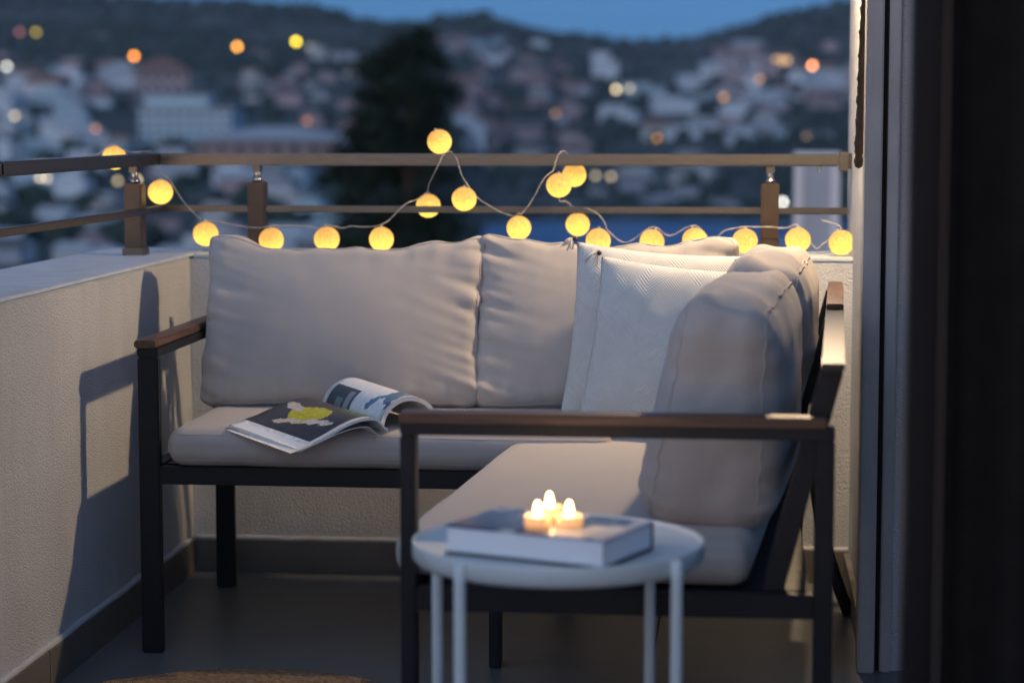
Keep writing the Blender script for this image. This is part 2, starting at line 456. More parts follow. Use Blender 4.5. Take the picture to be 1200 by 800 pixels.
def scatter(n, xr, yr, wr, hr, walls, roofs, label, group, skip=()):
    k = 0; tries = 0
    while k < n and tries < n * 30:
        tries += 1
        x = random.uniform(*xr); y = random.uniform(*yr)
        if any(a <= x <= b_ and c_ <= y <= d_ for a, b_, c_, d_ in skip): continue
        w = random.uniform(*wr); h = w * random.uniform(*hr)
        wl_, rf_, kd = random.choice(walls), random.choice(roofs), random.choice(('flat', 'flat', 'gable', 'hip'))
        tone = dict(white='white', cream='cream', pink='pinkish', grey='grey', teal='pale blue')[wl_]
        form = dict(flat='flat roofed', gable='gabled', hip='hip roofed')[kd]
        size = 'small' if w < wr[0] + (wr[1]-wr[0])/3 else ('large' if w > wr[0] + 2*(wr[1]-wr[0])/3 else 'middling')
        fx = (x - xr[0])/(xr[1] - xr[0]); fy = (y - yr[0])/(yr[1] - yr[0])
        where = ('upper ' if fy < 0.34 else 'lower ' if fy > 0.67 else 'middle ') + ('left' if fx < 0.34 else 'right' if fx > 0.67 else 'centre')
        lab = '%s %s %s house %s, %s part' % (size, tone, form, label, where)
        if house(x, y, w, h, wl_, rf_, kd, lab, group): k += 1
sk = [(145, 275, 60, 172), (215, 400, 150, 200)]
skr = [(895, 985, 62, 96), (930, 990, 155, 185), (700, 760, 84, 122)]
scatter(44, (-30, 150), (96, 190), (20, 46), (0.4, 0.75), ('white', 'white', 'cream', 'teal', 'pink'), ('flat', 'flat', 'tile'), 'at far left above the railing', G1, sk)
scatter(60, (-60, 410), (188, 325), (26, 60), (0.4, 0.7), ('white', 'teal', 'grey', 'cream', 'white', 'pink'), ('flat', 'dark', 'flat'), 'between the railing bars at left', G1, sk)
scatter(30, (235, 430), (62, 160), (16, 34), (0.4, 0.7), ('pink', 'grey', 'pink', 'cream'), ('tile', 'flat', 'dark'), 'uphill left of the tree', G1, sk)
scatter(8, (0, 120), (50, 95), (18, 40), (0.3, 0.5), ('grey', 'teal', 'pink'), ('tile', 'dark', 'flat'), 'high at far left', G1)
scatter(12, (520, 690), (48, 90), (16, 36), (0.4, 0.6), ('grey', 'pink', 'white', 'teal'), ('flat', 'tile', 'dark'), 'near ridge right of the tree', G2)
scatter(40, (535, 690), (85, 200), (18, 40), (0.45, 0.8), ('pink', 'pink', 'grey', 'pink', 'cream'), ('tile', 'tile', 'dark'), 'on slope right of the tree', G2, skr)
scatter(9, (690, 850), (150, 240), (22, 46), (0.3, 0.5), ('grey', 'cream', 'white'), ('flat', 'dark'), 'low above the bay', G2, skr)
scatter(42, (840, 1010), (60, 178), (16, 38), (0.45, 0.8), ('white', 'white', 'teal', 'grey', 'white', 'pink'), ('flat', 'flat', 'tile'), 'on crowded right slope', G3, skr)
scatter(7, (790, 870), (95, 175), (24, 44), (0.35, 0.5), ('white', 'white', 'teal'), ('flat',), 'beside the dark gully', G3)
scatter(8, (600, 900), (222, 248), (20, 60), (0.2, 0.35), ('grey', 'cream', 'grey'), ('flat', 'dark'), 'along the bay shore', 'buildings along the shore')

# scrub and woods on the slopes: nobody could count it
def build_woods():
    random.seed(5)
    bm = bmesh.new(); bmesh.ops.create_icosphere(bm, subdivisions=1, radius=1.0)
    base = [v.co.copy() for v in bm.verts]; faces = [tuple(v.index for v in f.verts) for f in bm.faces]; bm.free()
    v = []; f = []
    for i in range(5200):
        y = random.uniform(150, 1540) if i % 3 else random.uniform(900, 1540)
        c = random.uniform(-120, 1120)
        x = (c - 876) * y / FOC
        z = terrain(x, y)
        if z < SEA + 1: continue
        if noise.noise(Vector((x / 70, y / 70, 0))) < -0.18: continue
        if c < 420 and y < 1000 and random.random() < 0.82: continue
        s = random.uniform(1.2, 3.0) * (0.7 + y / 1100) * (1.0 if y < 1250 else 0.65)
        o = len(v)
        for p in base:
            q = p * s * (0.75 + 0.5 * random.random())
            v.append((x + q.x, y + q.y, z + q.z * 0.8 + s * 0.35))
        f += [tuple(o + k for k in t) for t in faces]
    me = bpy.data.meshes.new('woodland'); me.from_pydata(v, [], f); me.update()
    m = mat('pine_scrub', (0.045, 0.064, 0.050), rough=1.0, noise_scale=0.2, var=0.4, spec=0.1)
    o = obj('hillside_woodland', me, m)
    tag(o, 'dark green scrub and pine woods covering the hills', 'woodland', kind='stuff')
build_woods()

# ---------------------------------------------------------------- lights of the town
M_POLE = mat('lamp_pole', (0.08, 0.08, 0.085), rough=0.6)
LAMPCOL = dict(orange=(1.0, 0.32, 0.035), amber=(1.0, 0.42, 0.05), yellow=(1.0, 0.72, 0.03), peach=(1.0, 0.34, 0.12), cream=(1.0, 0.78, 0.45),
               white=(0.95, 0.95, 0.85), pink=(0.8, 0.25, 0.25))
LM = {}
def lamp_mat(col, s):
    k = (col, round(s, 2))
    if k not in LM: LM[k] = mat('town_light_%s_%d' % (col, int(s * 100)), (0.2, 0.2, 0.2), emit=LAMPCOL[col], emit_strength=s)
    return LM[k]
def street_lamp(x, y, col, level, label, group=None):
    Y = None
    for i in range(221):
        d = 60.0 * (1545 / 60.0) ** (i / 220)
        p = at(x, y + 14, d)
        if p.z <= terrain(p.x, d) and d > 90: Y = d; break
    Y = (Y or 1400) * 0.86
    p = at(x, y, Y); z0 = min(terrain(p.x, Y), p.z - 4)
    r = 2.6 * Y / FOC                                 # globe oversized with distance so its blurred disc renders clean
    e = empty('street_lamp', (p.x, Y, z0))
    h = p.z - z0
    MB().tube([(0, 0, -1), (0, 0, h * 0.5), (0, 0, h - r * 0.8)], [r*0.28, r*0.22, r*0.18], 6).build('pole', M_POLE, e)
    MB().lathe([(0.001, h - r*1.05), (r*0.5, h - r*0.95), (r*0.4, h - r*0.7)], n=8).build('collar', M_POLE, e)
    bm = bmesh.new(); bmesh.ops.create_icosphere(bm, subdivisions=2, radius=r)
    me = bpy.data.meshes.new('globe'); bm.to_mesh(me); bm.free()
    obj('globe', me, lamp_mat(col, level * 9.5), e, (0, 0, h))
    tag(e, label, 'street lamp', group)
    return e
SL = [(157, 66, 'orange', 1.15, 'glowing orange street light above the hip roofed house'),
      (278, 55, 'amber', 1.15, 'glowing orange street light midway between hip roofed house and tree'),
      (347, 49, 'yellow', 1.2, 'bright yellow street light on the dark hill left of the tree'),
      (952, 77, 'peach', 1.15, 'peach orange street light high on the right slope beside the wall'),
      (917, 237, 'white', 0.9, 'round white street light right of the right railing post'),
      (8, 78, 'white', 0.5, 'pale white street light at the far left edge'),
      (42, 38, 'yellow', 0.22, 'dim yellow green light high at far left'),
      (23, 38, 'pink', 0.16, 'dim pink light high at far left'),
      (722, 105, 'cream', 0.55, 'cream street light beside the tall white house')]
for a in SL: street_lamp(*a)
DIM = [(47, 208, 'cream', .40), (55, 209, 'cream', .3), (138, 212, 'cream', .25), (160, 211, 'cream', .5), (738, 104, 'cream', .22),
       (890, 93, 'amber', .2), (848, 114, 'amber', .25), (651, 133, 'amber', .12), (360, 142, 'orange', .14),
       (413, 82, 'orange', .10), (698, 206, 'cream', .2), (716, 207, 'cream', .24), (17, 136, 'cream', .3), (112, 151, 'peach', .2), (770, 162, 'amber', .2),
       (362, 55, 'white', .07)]
for x, y, c, s in DIM: street_lamp(x, y, c, s, 'dim blurred town light scattered among the houses', 'dim lights scattered over the town')

# ---------------------------------------------------------------- big dark tree beyond the balcony
def build_tree():
    random.seed(3)
    Y = 45.0
    base = at(470, 300, Y); gz = terrain(base.x, Y)
    e = empty('conifer_tree', (base.x, Y, gz))
    def rel(px_, py_): p = at(px_, py_, Y); return Vector((p.x - base.x, 0, p.z - gz))
    top = rel(488, 36)
    trunk = MB()
    hgt = top.z
    trunk.tube([(0, 0, -0.3), (0.05, 0, hgt*0.3), (0.12, 0, hgt*0.6), (top.x*0.8, 0, hgt*0.97)], [0.24, 0.19, 0.12, 0.02], 9)
    for i in range(44):
        z = hgt * random.uniform(0.2, 0.94); a = random.uniform(0, 2*PI); L = (1.55 * (1 - (z/hgt)**2.2) + 0.25)
        trunk.tube([(0.15*z/hgt, 0, z), (L*0.5*math.cos(a), L*0.5*math.sin(a), z+0.1), (L*math.cos(a), L*math.sin(a), z+0.35)], [0.05, 0.03, 0.008], 5)
    trunk.build('trunk', mat('bark', (0.05, 0.038, 0.028), rough=0.95, noise_scale=8, var=0.3), e, smooth=True)
    prof = [(36, 478, 498), (55, 452, 516), (80, 422, 530), (110, 406, 535), (150, 402, 530), (185, 390, 530), (220, 376, 545), (260, 384, 556), (300, 376, 564), (420, 375, 570)]
    v = []; f = []
    clumps = []
    for i in range(300):
        py_ = random.uniform(40, 420)
        l = lerp_tab([(a, b) for a, b, c in prof], py_); r_ = lerp_tab([(a, c) for a, b, c in prof], py_)
        cx, half = (l + r_)/2, (r_ - l)/2
        a = random.uniform(0, 2*PI); q = math.sqrt(random.random()) * (0.98 + 0.22*noise.noise(Vector((a*1.3, py_/26.0, 0))))
        c = rel(cx + half*q*math.cos(a), py_); c.y = half*q*math.sin(a)*Y/FOC*0.9
        clumps.append((c, random.uniform(0.14, 0.36)))
    for c, s in clumps:
        for k in range(95):
            d = Vector((random.gauss(0, 1), random.gauss(0, 1), random.gauss(0, .75))) * s * 0.55
            p = c + d
            u = Vector((random.gauss(0, 1), random.gauss(0, 1), random.gauss(0, 1))).normalized()
            w = u.orthogonal().normalized()
            L = random.uniform(0.05, 0.12)
            o = len(v)
            v += [tuple(p - w*L*0.28), tuple(p + u*L), tuple(p + w*L*0.28), tuple(p - u*L*0.6)]
            f.append((o, o+1, o+2, o+3))
    me = bpy.data.meshes.new('crown'); me.from_pydata(v, [], f); me.update()
    m = mat('conifer_needles', (0.018, 0.032, 0.021), rough=0.9, noise_scale=3, var=0.45, spec=0.2)
    obj('crown', me, m, e)
    tag(e, 'tall dark conifer tree rising behind the left half of the railing', 'tree')
build_tree()

# neighbouring white chimney seen under the right end of the rail
def build_chimney():
    Y = 18.0
    a = at(931, 178, Y); b = at(984, 178, Y)
    gz = terrain(a.x, Y)
    e = empty('white_chimney', ((a.x+b.x)/2, Y, gz)); w = (b.x-a.x)/2; h = a.z - gz
    m = mat('white_render', (0.72, 0.73, 0.73), rough=0.8, noise_scale=2, var=0.06)
    m2 = mat('grey_render', (0.40, 0.44, 0.48), rough=0.85, noise_scale=2, var=0.1)
    MB().box(-w*0.62, w*0.62, -w*0.9, w*0.9, -0.5, h - 0.05).build('shaft', m2, e)
    for sx in (-1, 1):
        MB().box(sx*w*0.81 - w*0.19, sx*w*0.81 + w*0.19, -w, w, -0.5, h - 0.052).build('corner_pilaster', m, e, bevel=0.01)
    MB().box(-w*1.05, w*1.05, -w*1.05, w*1.05, h - 0.05, h).build('cap', m, e, bevel=0.012)
    tag(e, 'pale blue white chimney stack seen below the right end of the railing', 'chimney')
build_chimney()

# ================================================================ THE BALCONY
XL, YB, ZP = -1.392, 5.455, 0.802         # inner faces of the two parapets, and their height
XLO, YBO = -1.672, 5.745
XR = 0.258                                # face of the building wall at the right
# floor of tiles
def build_floor():
    fl = MB().box(-1.60, 1.6, -1.2, 5.70, -0.20, -0.004).build('balcony_floor', M_GROUT); tag(fl, kind='structure')
    S = 1.20; J = 0.004
    ys = [5.44 - S * i for i in range(6)]
    xs = [-1.39 + S * i for i in range(0, 3)]
    shared = {}
    for x in xs:
        for y in ys:
            x0, x1 = max(x, XL - 0.05), min(x + S, 1.55); y0, y1 = y - S, min(y, 5.46)
            if x1 - x0 < 0.05: continue
            key = (round(x1-x0, 3), round(y1-y0, 3))
            if key not in shared:
                w, d = key
                t = MB().box(J/2, w - J/2, J/2, d - J/2, -0.012, 0.0)
                o = t.build('tile', M_TILE, fl, bevel=0.0012, seg=1); shared[key] = o.data
            else:
                o = obj('tile', shared[key], None, fl)
            o.location = (x0, y0, random.uniform(-0.0006, 0.0))
build_floor()

def plaster_slab(name, x0, x1, y0, y1, z0, z1, axis, m, parent, seed):
    """wall slab with a softly uneven trowelled face"""
    bm = bmesh.new()
    n = 70
    # faces as a grid box; only the inner face is displaced
    b = MB().box(x0, x1, y0, y1, z0, z1)
    me = b.mesh(name); bm.from_mesh(me)
    bmesh.ops.subdivide_edges(bm, edges=bm.edges[:], cuts=40, use_grid_fill=True)
    for v in bm.verts:
        c = v.co
        k = noise.fractal(Vector((c.x*5+seed, c.y*5, c.z*5)), 1.0, 2.0, 3) * 0.0025
        if axis == 'X' and c.x > x1 - 1e-5: c.x += k
        if axis == 'Y' and c.y < y0 + 1e-5: c.y += k
    bm.to_mesh(me); bm.free()
    for p in me.polygons: p.use_smooth = True
    try: me.set_sharp_from_angle(angle=R(35))
    except Exception: pass
    return obj(name, me, m, parent)

def build_parapets():
    e = empty('parapet_wall', (XL - 0.14, 3.0, 0))
    L = e.location
    o = plaster_slab('plaster_face', XLO - L.x, XL - L.x, -1.2 - L.y, YBO - L.y, -0.2, ZP - 0.012, 'X', M_PLASTER, e, 1.0)
    cp = box_at(e, XLO - 0.004, XL + 0.003, -1.2, YBO + 0.003, ZP - 0.0118, ZP, 'coping', M_COPING, bevel=0.006)
    y = 5.44; i = 0
    while y > -1.2:
        box_at(e, XL - 0.004, XL + 0.012, y - 0.597, y, -0.005, 0.078, 'skirting_tile', M_SKIRT, bevel=0.0015)
        # sloped mortar bead along the top of the skirting
        y -= 0.60
    mo = MB(); pts = []
    n = 120
    for k in range(n + 1):
        yy = -1.2 + (5.44 + 1.2) * k / n
        pts.append((XL + 0.002 - L.x, yy - L.y, 0.082 + 0.003*noise.noise(Vector((yy*7, 0, 0)))))
    mo.tube(pts, 0.0085, 6).build('mortar_bead', M_PLASTER, e, smooth=True)
    tag(e, 'rough beige plastered parapet wall along the left side of the balcony', 'wall')
    e2 = empty('parapet_wall', (-0.5, YB + 0.14, 0)); L = e2.location
    plaster_slab('plaster_face', XL + 0.001 - L.x, 0.40 - L.x, YB - L.y, YBO - 0.002 - L.y, -0.2, ZP - 0.0125, 'Y', M_PLASTER, e2, 7.0)
    box_at(e2, XL + 0.0035, 0.40, YB - 0.003, YBO + 0.002, ZP - 0.0122, ZP - 0.0006, 'coping', M_COPING, bevel=0.006)
    x = XL + 0.013
    while x < XR - 0.02:
        x1 = min(x + 0.597, XR - 0.002)
        box_at(e2, x, x1, YB - 0.012, YB + 0.004, -0.005, 0.078, 'skirting_tile', M_SKIRT, bevel=0.0015)
        x += 0.60
    pts = [(XL + (XR - XL)*k/60 - L.x, YB - 0.002 - L.y, 0.082 + 0.003*noise.noise(Vector((k*0.5, 4, 0)))) for k in range(61)]
    MB().tube(pts, 0.0085, 6).build('mortar_bead', M_PLASTER, e2, smooth=True)
    tag(e2, 'beige plastered parapet wall along the back behind the sofa', 'wall')
build_parapets()

# ---------------------------------------------------------------- railing
RX, RY = -1.515, 5.575                    # rail centre lines
def build_railing():
    e = empty('railing', (RX, RY, ZP)); L = e.location
    zt0, zt1 = 1.022, 1.052
    # top rail: back run, left run
    box_at(e, RX + 0.021, 0.225, RY - 0.02, RY + 0.02, zt0, zt1, 'top_rail', M_RAIL, bevel=0.004)
    box_at(e, RX - 0.02, RX + 0.02, 4.36, RY + 0.0205, zt0, zt1, 'top_rail', M_RAIL, bevel=0.004)
    box_at(e, RX - 0.0205, RX + 0.0205, -1.0, 4.356, zt0 - 0.0005, zt1 + 0.0005, 'top_rail', M_RAIL, bevel=0.004)
    zm0, zm1 = 0.903, 0.920
    box_at(e, RX + 0.031, 0.250, RY - 0.012, RY + 0.004, zm0, zm1, 'middle_rail', M_RAIL, bevel=0.003)
    box_at(e, RX + 0.022, RX + 0.038, -1.0, RY + 0.0045, zm0 - 0.0004, zm1 + 0.0004, 'middle_rail', M_RAIL, bevel=0.003)
    # wall bracket
    box_at(e, 0.2255, 0.248, RY - 0.026, RY + 0.026, zt0 - 0.012, zt1 + 0.006, 'wall_bracket', M_RAIL, bevel=0.003)
    box_at(e, 0.2485, XR - 0.001, RY - 0.020, RY + 0.02, zt0 - 0.006, zt1 + 0.002, 'bracket_gasket', M_RUBBER)
    MB().tube([(0.178 - L.x, 0, zt0 - L.z + 0.002), (0.178 - L.x, 0, zt0 - L.z - 0.014)], 0.005, 8).build('grub_screw', M_STEEL, e)
    for (x, y) in ((-1.243, RY), (0.057, RY), (RX, 5.40), (RX, 4.1), (RX, 2.8)):
        po = box_at(e, x - 0.0225, x + 0.0225, y - 0.0225, y + 0.0225, ZP + 0.001, 0.980, 'post', M_POST, bevel=0.003)
        box_at(e, x - 0.0275, x + 0.0275, y - 0.0275, y + 0.0275, ZP - 0.002, ZP + 0.018, 'base_collar', M_STEEL if False else M_RAIL, bevel=0.002, parent=po)
        MB().tube([(x - L.x, y - L.y, 0.978 - L.z), (x - L.x, y - L.y, 1.0 - L.z), (x - L.x, y - L.y, zt0 - L.z + 0.003)], 0.0095, 12).build('pin', M_STEEL, po, smooth=True)
        MB().lathe([(0.0001, 0.9805 - L.z), (0.014, 0.981 - L.z), (0.0125, 0.988 - L.z), (0.0098, 0.992 - L.z)], x - L.x, y - L.y, 14).build('pin_washer', M_STEEL, po, smooth=True)
        box_at(e, x - 0.010, x + 0.010, y - 0.014, y + 0.014, 1.006, zt0 - 0.0005, 'saddle', M_RAIL, parent=po)
    tag(e, 'bronze metal railing with two bars on square posts above the parapets', 'railing')
build_railing()

# ---------------------------------------------------------------- building wall, jamb, rope, wall lamp at the right
def build_right_wall():
    e = empty('building_wall', (0.7, 5.1, 0)); L = e.location
    plaster_slab('plaster_face', XR - L.x, 1.6 - L.x, 4.60 - L.y, YBO + 0.05 - L.y, -0.2, 3.0, 'N', M_PLASTER, e, 3.0)
    box_at(e, XR - 0.012, XR + 0.003, 4.64, YB - 0.014, -0.005, 0.078, 'skirting_tile', M_SKIRT, bevel=0.0015)
    # door jamb on the face turned to the camera
    box_at(e, 0.236, 0.271, 4.545, 4.62, 0.0, 2.98, 'jamb_strip', M_ALU, bevel=0.003)
    box_at(e, 0.2712, 0.2818, 4.575, 4.62, 0.0, 2.98, 'gap_gasket', M_RUBBER)
    box_at(e, 0.282, 0.306, 4.553, 4.62, 0.0, 2.98, 'jamb_strip', M_ALU, bevel=0.003)
    plaster_slab('rough_return', 0.3065 - L.x, 0.47 - L.x, 4.572 - L.y, 4.61 - L.y, 0.0, 2.97, 'Y', M_PLASTER_G, e, 9.0)
    tag(e, 'tall plastered building wall with grey door jamb closing the balcony at right', 'wall')
    # hanging brown rope
    r = MB(); pts = []; rad = []
    a = at(1012, -30, 4.66); b = at(1005, 188, 4.88)
    for k in range(41):
        t = k / 40
        p = a.lerp(b, t); p.x = XR - 0.018
        pts.append(p); rad.append(0.0105 * (0.92 + 0.08*math.sin(t*160)) * (1 if t < .96 else 0.8))
    e2 = empty('hanging_rope', pts[0]);
    rr = MB(); rr.tube([Vector(p) - pts[0] for p in pts], rad, 8).build('strand', M_ROPE, e2, smooth=True)
    st2 = MB(); st2.tube([Vector(p) - pts[0] + Vector((0.005*math.cos(i*1.3) - 0.002, 0.007*math.sin(i*1.3), 0)) for i, p in enumerate(pts)], 0.0055, 6).build('twisted_strand', M_ROPE, e2, smooth=True)
    MB().lathe([(0.0001, -0.018), (0.008, -0.014), (0.011, 0.0), (0.007, 0.012), (0.0001, 0.015)], n=10).build('knot', M_ROPE, e2, loc=pts[-1] - pts[0], smooth=True)
    tag(e2, 'dark brown twisted rope hanging down the wall above the railing end', 'rope')
build_right_wall()

LAMP_POS = Vector((0.170, 5.03, 1.56))
def build_wall_lamp():
    e = empty('wall_lamp', (XR, LAMP_POS.y, LAMP_POS.z)); d = LAMP_POS.x - XR
    MB().box(-0.018, -0.001, -0.045, 0.045, -0.02, 0.14).build('back_plate', M_LAMP, e, bevel=0.004)
    MB().tube([(-0.018, 0, 0.10), (d*0.55, 0, 0.125), (d, 0, 0.105)], 0.008, 8).build('arm', M_LAMP, e, smooth=True)
    MB().lathe([(0.012, 0.105), (0.03, 0.10), (0.055, 0.06), (0.066, 0.036), (0.064, 0.035), (0.052, 0.058), (0.028, 0.096), (0.012, 0.10)], d, 0, 28).build('shade', M_LAMP, e, smooth=True)
    bm = bmesh.new(); bmesh.ops.create_uvsphere(bm, u_segments=16, v_segments=10, radius=0.024)
    me = bpy.data.meshes.new('bulb'); bm.to_mesh(me); bm.free()
    for p in me.polygons: p.use_smooth = True
    obj('bulb', me, mat('lamp_bulb', (0.8, 0.7, 0.5), emit=(1.0, 0.62, 0.28), emit_strength=40.0), e, (d, 0, 0.052))
    ld = bpy.data.lights.new('wall_lamp_light', 'POINT'); ld.energy = 70.0; ld.color = (1.0, 0.71, 0.42); ld.shadow_soft_size = 0.034
    lo = bpy.data.objects.new('wall_lamp_light', ld); COL.objects.link(lo); lo.parent = e; lo.location = (d, 0, 0.0)
    tag(e, 'small black wall lamp with glowing bulb just above the picture at right', 'lamp')
build_wall_lamp()

# ---------------------------------------------------------------- dark door leaf and curtain close to the camera
def build_door():
    Y = 2.45
    x0 = at(1064, 400, Y).x; x1 = at(1102, 400, Y).x
    e = empty('sliding_door', (x0, Y, 0)); L = e.location
    box_at(e, x0, x1, Y, Y + 0.05, 0.0, 2.6, 'stile', M_BLACK, bevel=0.003)
    box_at(e, x1 + 0.0005, x1 + 0.004, Y + 0.012, Y + 0.04, 0.0, 2.6, 'gasket', M_ALU)
    box_at(e, x1 + 0.0045, 1.5, Y + 0.01, Y + 0.045, 0.0, 0.10, 'bottom_rail', M_BLACK, bevel=0.002)
    box_at(e, x1 + 0.0045, 1.5, Y + 0.01, Y + 0.045, 2.5, 2.6, 'top_rail', M_BLACK, bevel=0.002)
    g = bpy.data.materials.new('dark_glass'); g.use_nodes = True
    b = g.node_tree.nodes['Principled BSDF']; b.inputs['Base Color'].default_value = (0.006, 0.007, 0.008, 1); b.inputs['Roughness'].default_value = 0.12
    box_at(e, x1 + 0.0045, 1.5, Y + 0.024, Y + 0.030, 0.10, 2.5, 'pane', g)
    tag(e, 'black framed sliding glass door leaf at the right edge', 'door')
    # curtain folds in front of it
    Yc = 2.2
    cx0 = at(1112, 400, Yc).x
    m = MB(); nx = 150; nz = 26
    W = 0.95
    for j in range(nz + 1):
        z = 0.02 + 2.5 * j / nz
        for i in range(nx + 1):
            u = i / nx
            x = cx0 + W * u
            y = Yc + 0.028 * math.sin(u * 62 + 0.6*math.sin(u*9)) * (0.8 + 0.2*math.sin(z*2+u*8)) + 0.01*math.sin(u*23 + z)
            m.v.append((x - cx0, y - Yc, z))
    for j in range(nz):
        for i in range(nx):
            a = j*(nx+1) + i; m.f.append((a, a+1, a+nx+2, a+nx+1))
    c = empty('curtain', (cx0, Yc, 0))
    co = m.build('cloth', M_CURTAIN, c, smooth=True)
    sm = co.modifiers.new('thick', 'SOLIDIFY'); sm.thickness = 0.003
    MB().tube([(-0.06, 0, 2.54), (1.0, 0, 2.54)], 0.012, 10).build('rod', M_BLACK, c, smooth=True)
    tag(c, 'nearly black curtain hanging in folds at the right edge', 'curtain')
build_door()

# ================================================================ FURNITURE
AZ = 0.673                                # top of the arm rests
def build_left_sofa():
    e = empty('sofa_frame', (-1.25, 4.56, 0)); L = e.location
    x0, x1 = -1.281, -1.236
    yf, yr = 4.562, 5.262
    ah0 = AZ - 0.036; wz = AZ - 0.017
    box_at(e, x0, x1, yf, yf + 0.024, 0.0, ah0 - 0.0005, 'leg', M_METAL, bevel=0.003)
    box_at(e, x0, x1, yr - 0.024, yr, 0.0, ah0 - 0.0005, 'leg', M_METAL, bevel=0.003)
    box_at(e, x0, x1, yf, yr, ah0, wz, 'arm_bar', M_METAL, bevel=0.002)
    box_at(e, x0 - 0.005, x1 - 0.004, yf - 0.007, yr + 0.004, wz + 0.0005, AZ, 'arm_rest', M_WOOD_Y, bevel=0.003)
    box_at(e, x1 + 0.0005, -0.40, yf + 0.001, yf + 0.025, 0.366, 0.404, 'front_beam', M_METAL, bevel=0.002)
    box_at(e, x1 + 0.0005, 0.10, yr - 0.030, yr - 0.005, 0.366, 0.404, 'rear_beam', M_METAL, bevel=0.002)
    box_at(e, x0 + 0.010, x1 - 0.004, yf + 0.0245, yr - 0.0245, 0.366, 0.404, 'side_beam', M_METAL, bevel=0.002)
    box_at(e, -0.445, -0.40, yr - 0.0245, yr - 0.001, 0.0, 0.365, 'leg', M_METAL, bevel=0.003)
    for k in range(9):
        y = yf + 0.06 + k * 0.068
        box_at(e, x1 + 0.001, 0.08, y, y + 0.067, 0.383, 0.402, 'seat_slat', M_METAL)  # slats widened almost edge to edge so no lamp light falls through
    # back frame leaning a little
    for x in (-1.20, -0.62, 0.0):
        MB().bar((x - L.x, yr - 0.10 - L.y, 0.395), (x - L.x, yr - 0.02 - L.y, 0.735), 0.04, 0.02, up=(0, 1, 0)).build('back_post', M_METAL, e, bevel=0.002)
    box_at(e, -1.222, 0.05, yr - 0.035, yr - 0.005, 0.736, 0.760, 'back_rail', M_METAL, bevel=0.003)
    for k in range(5):  # slats added behind the cushions, set almost solid to block the lamp
        z0 = 0.415 + k*0.063; yy = yr - 0.095 + (z0 - 0.395)*0.235
        box_at(e, -1.222, 0.05, yy - 0.024, yy - 0.016, z0, z0 + 0.0625, 'back_slat', M_METAL)
    tag(e, 'charcoal metal sofa frame with wooden arm rest beside the left parapet', 'sofa')
build_left_sofa()

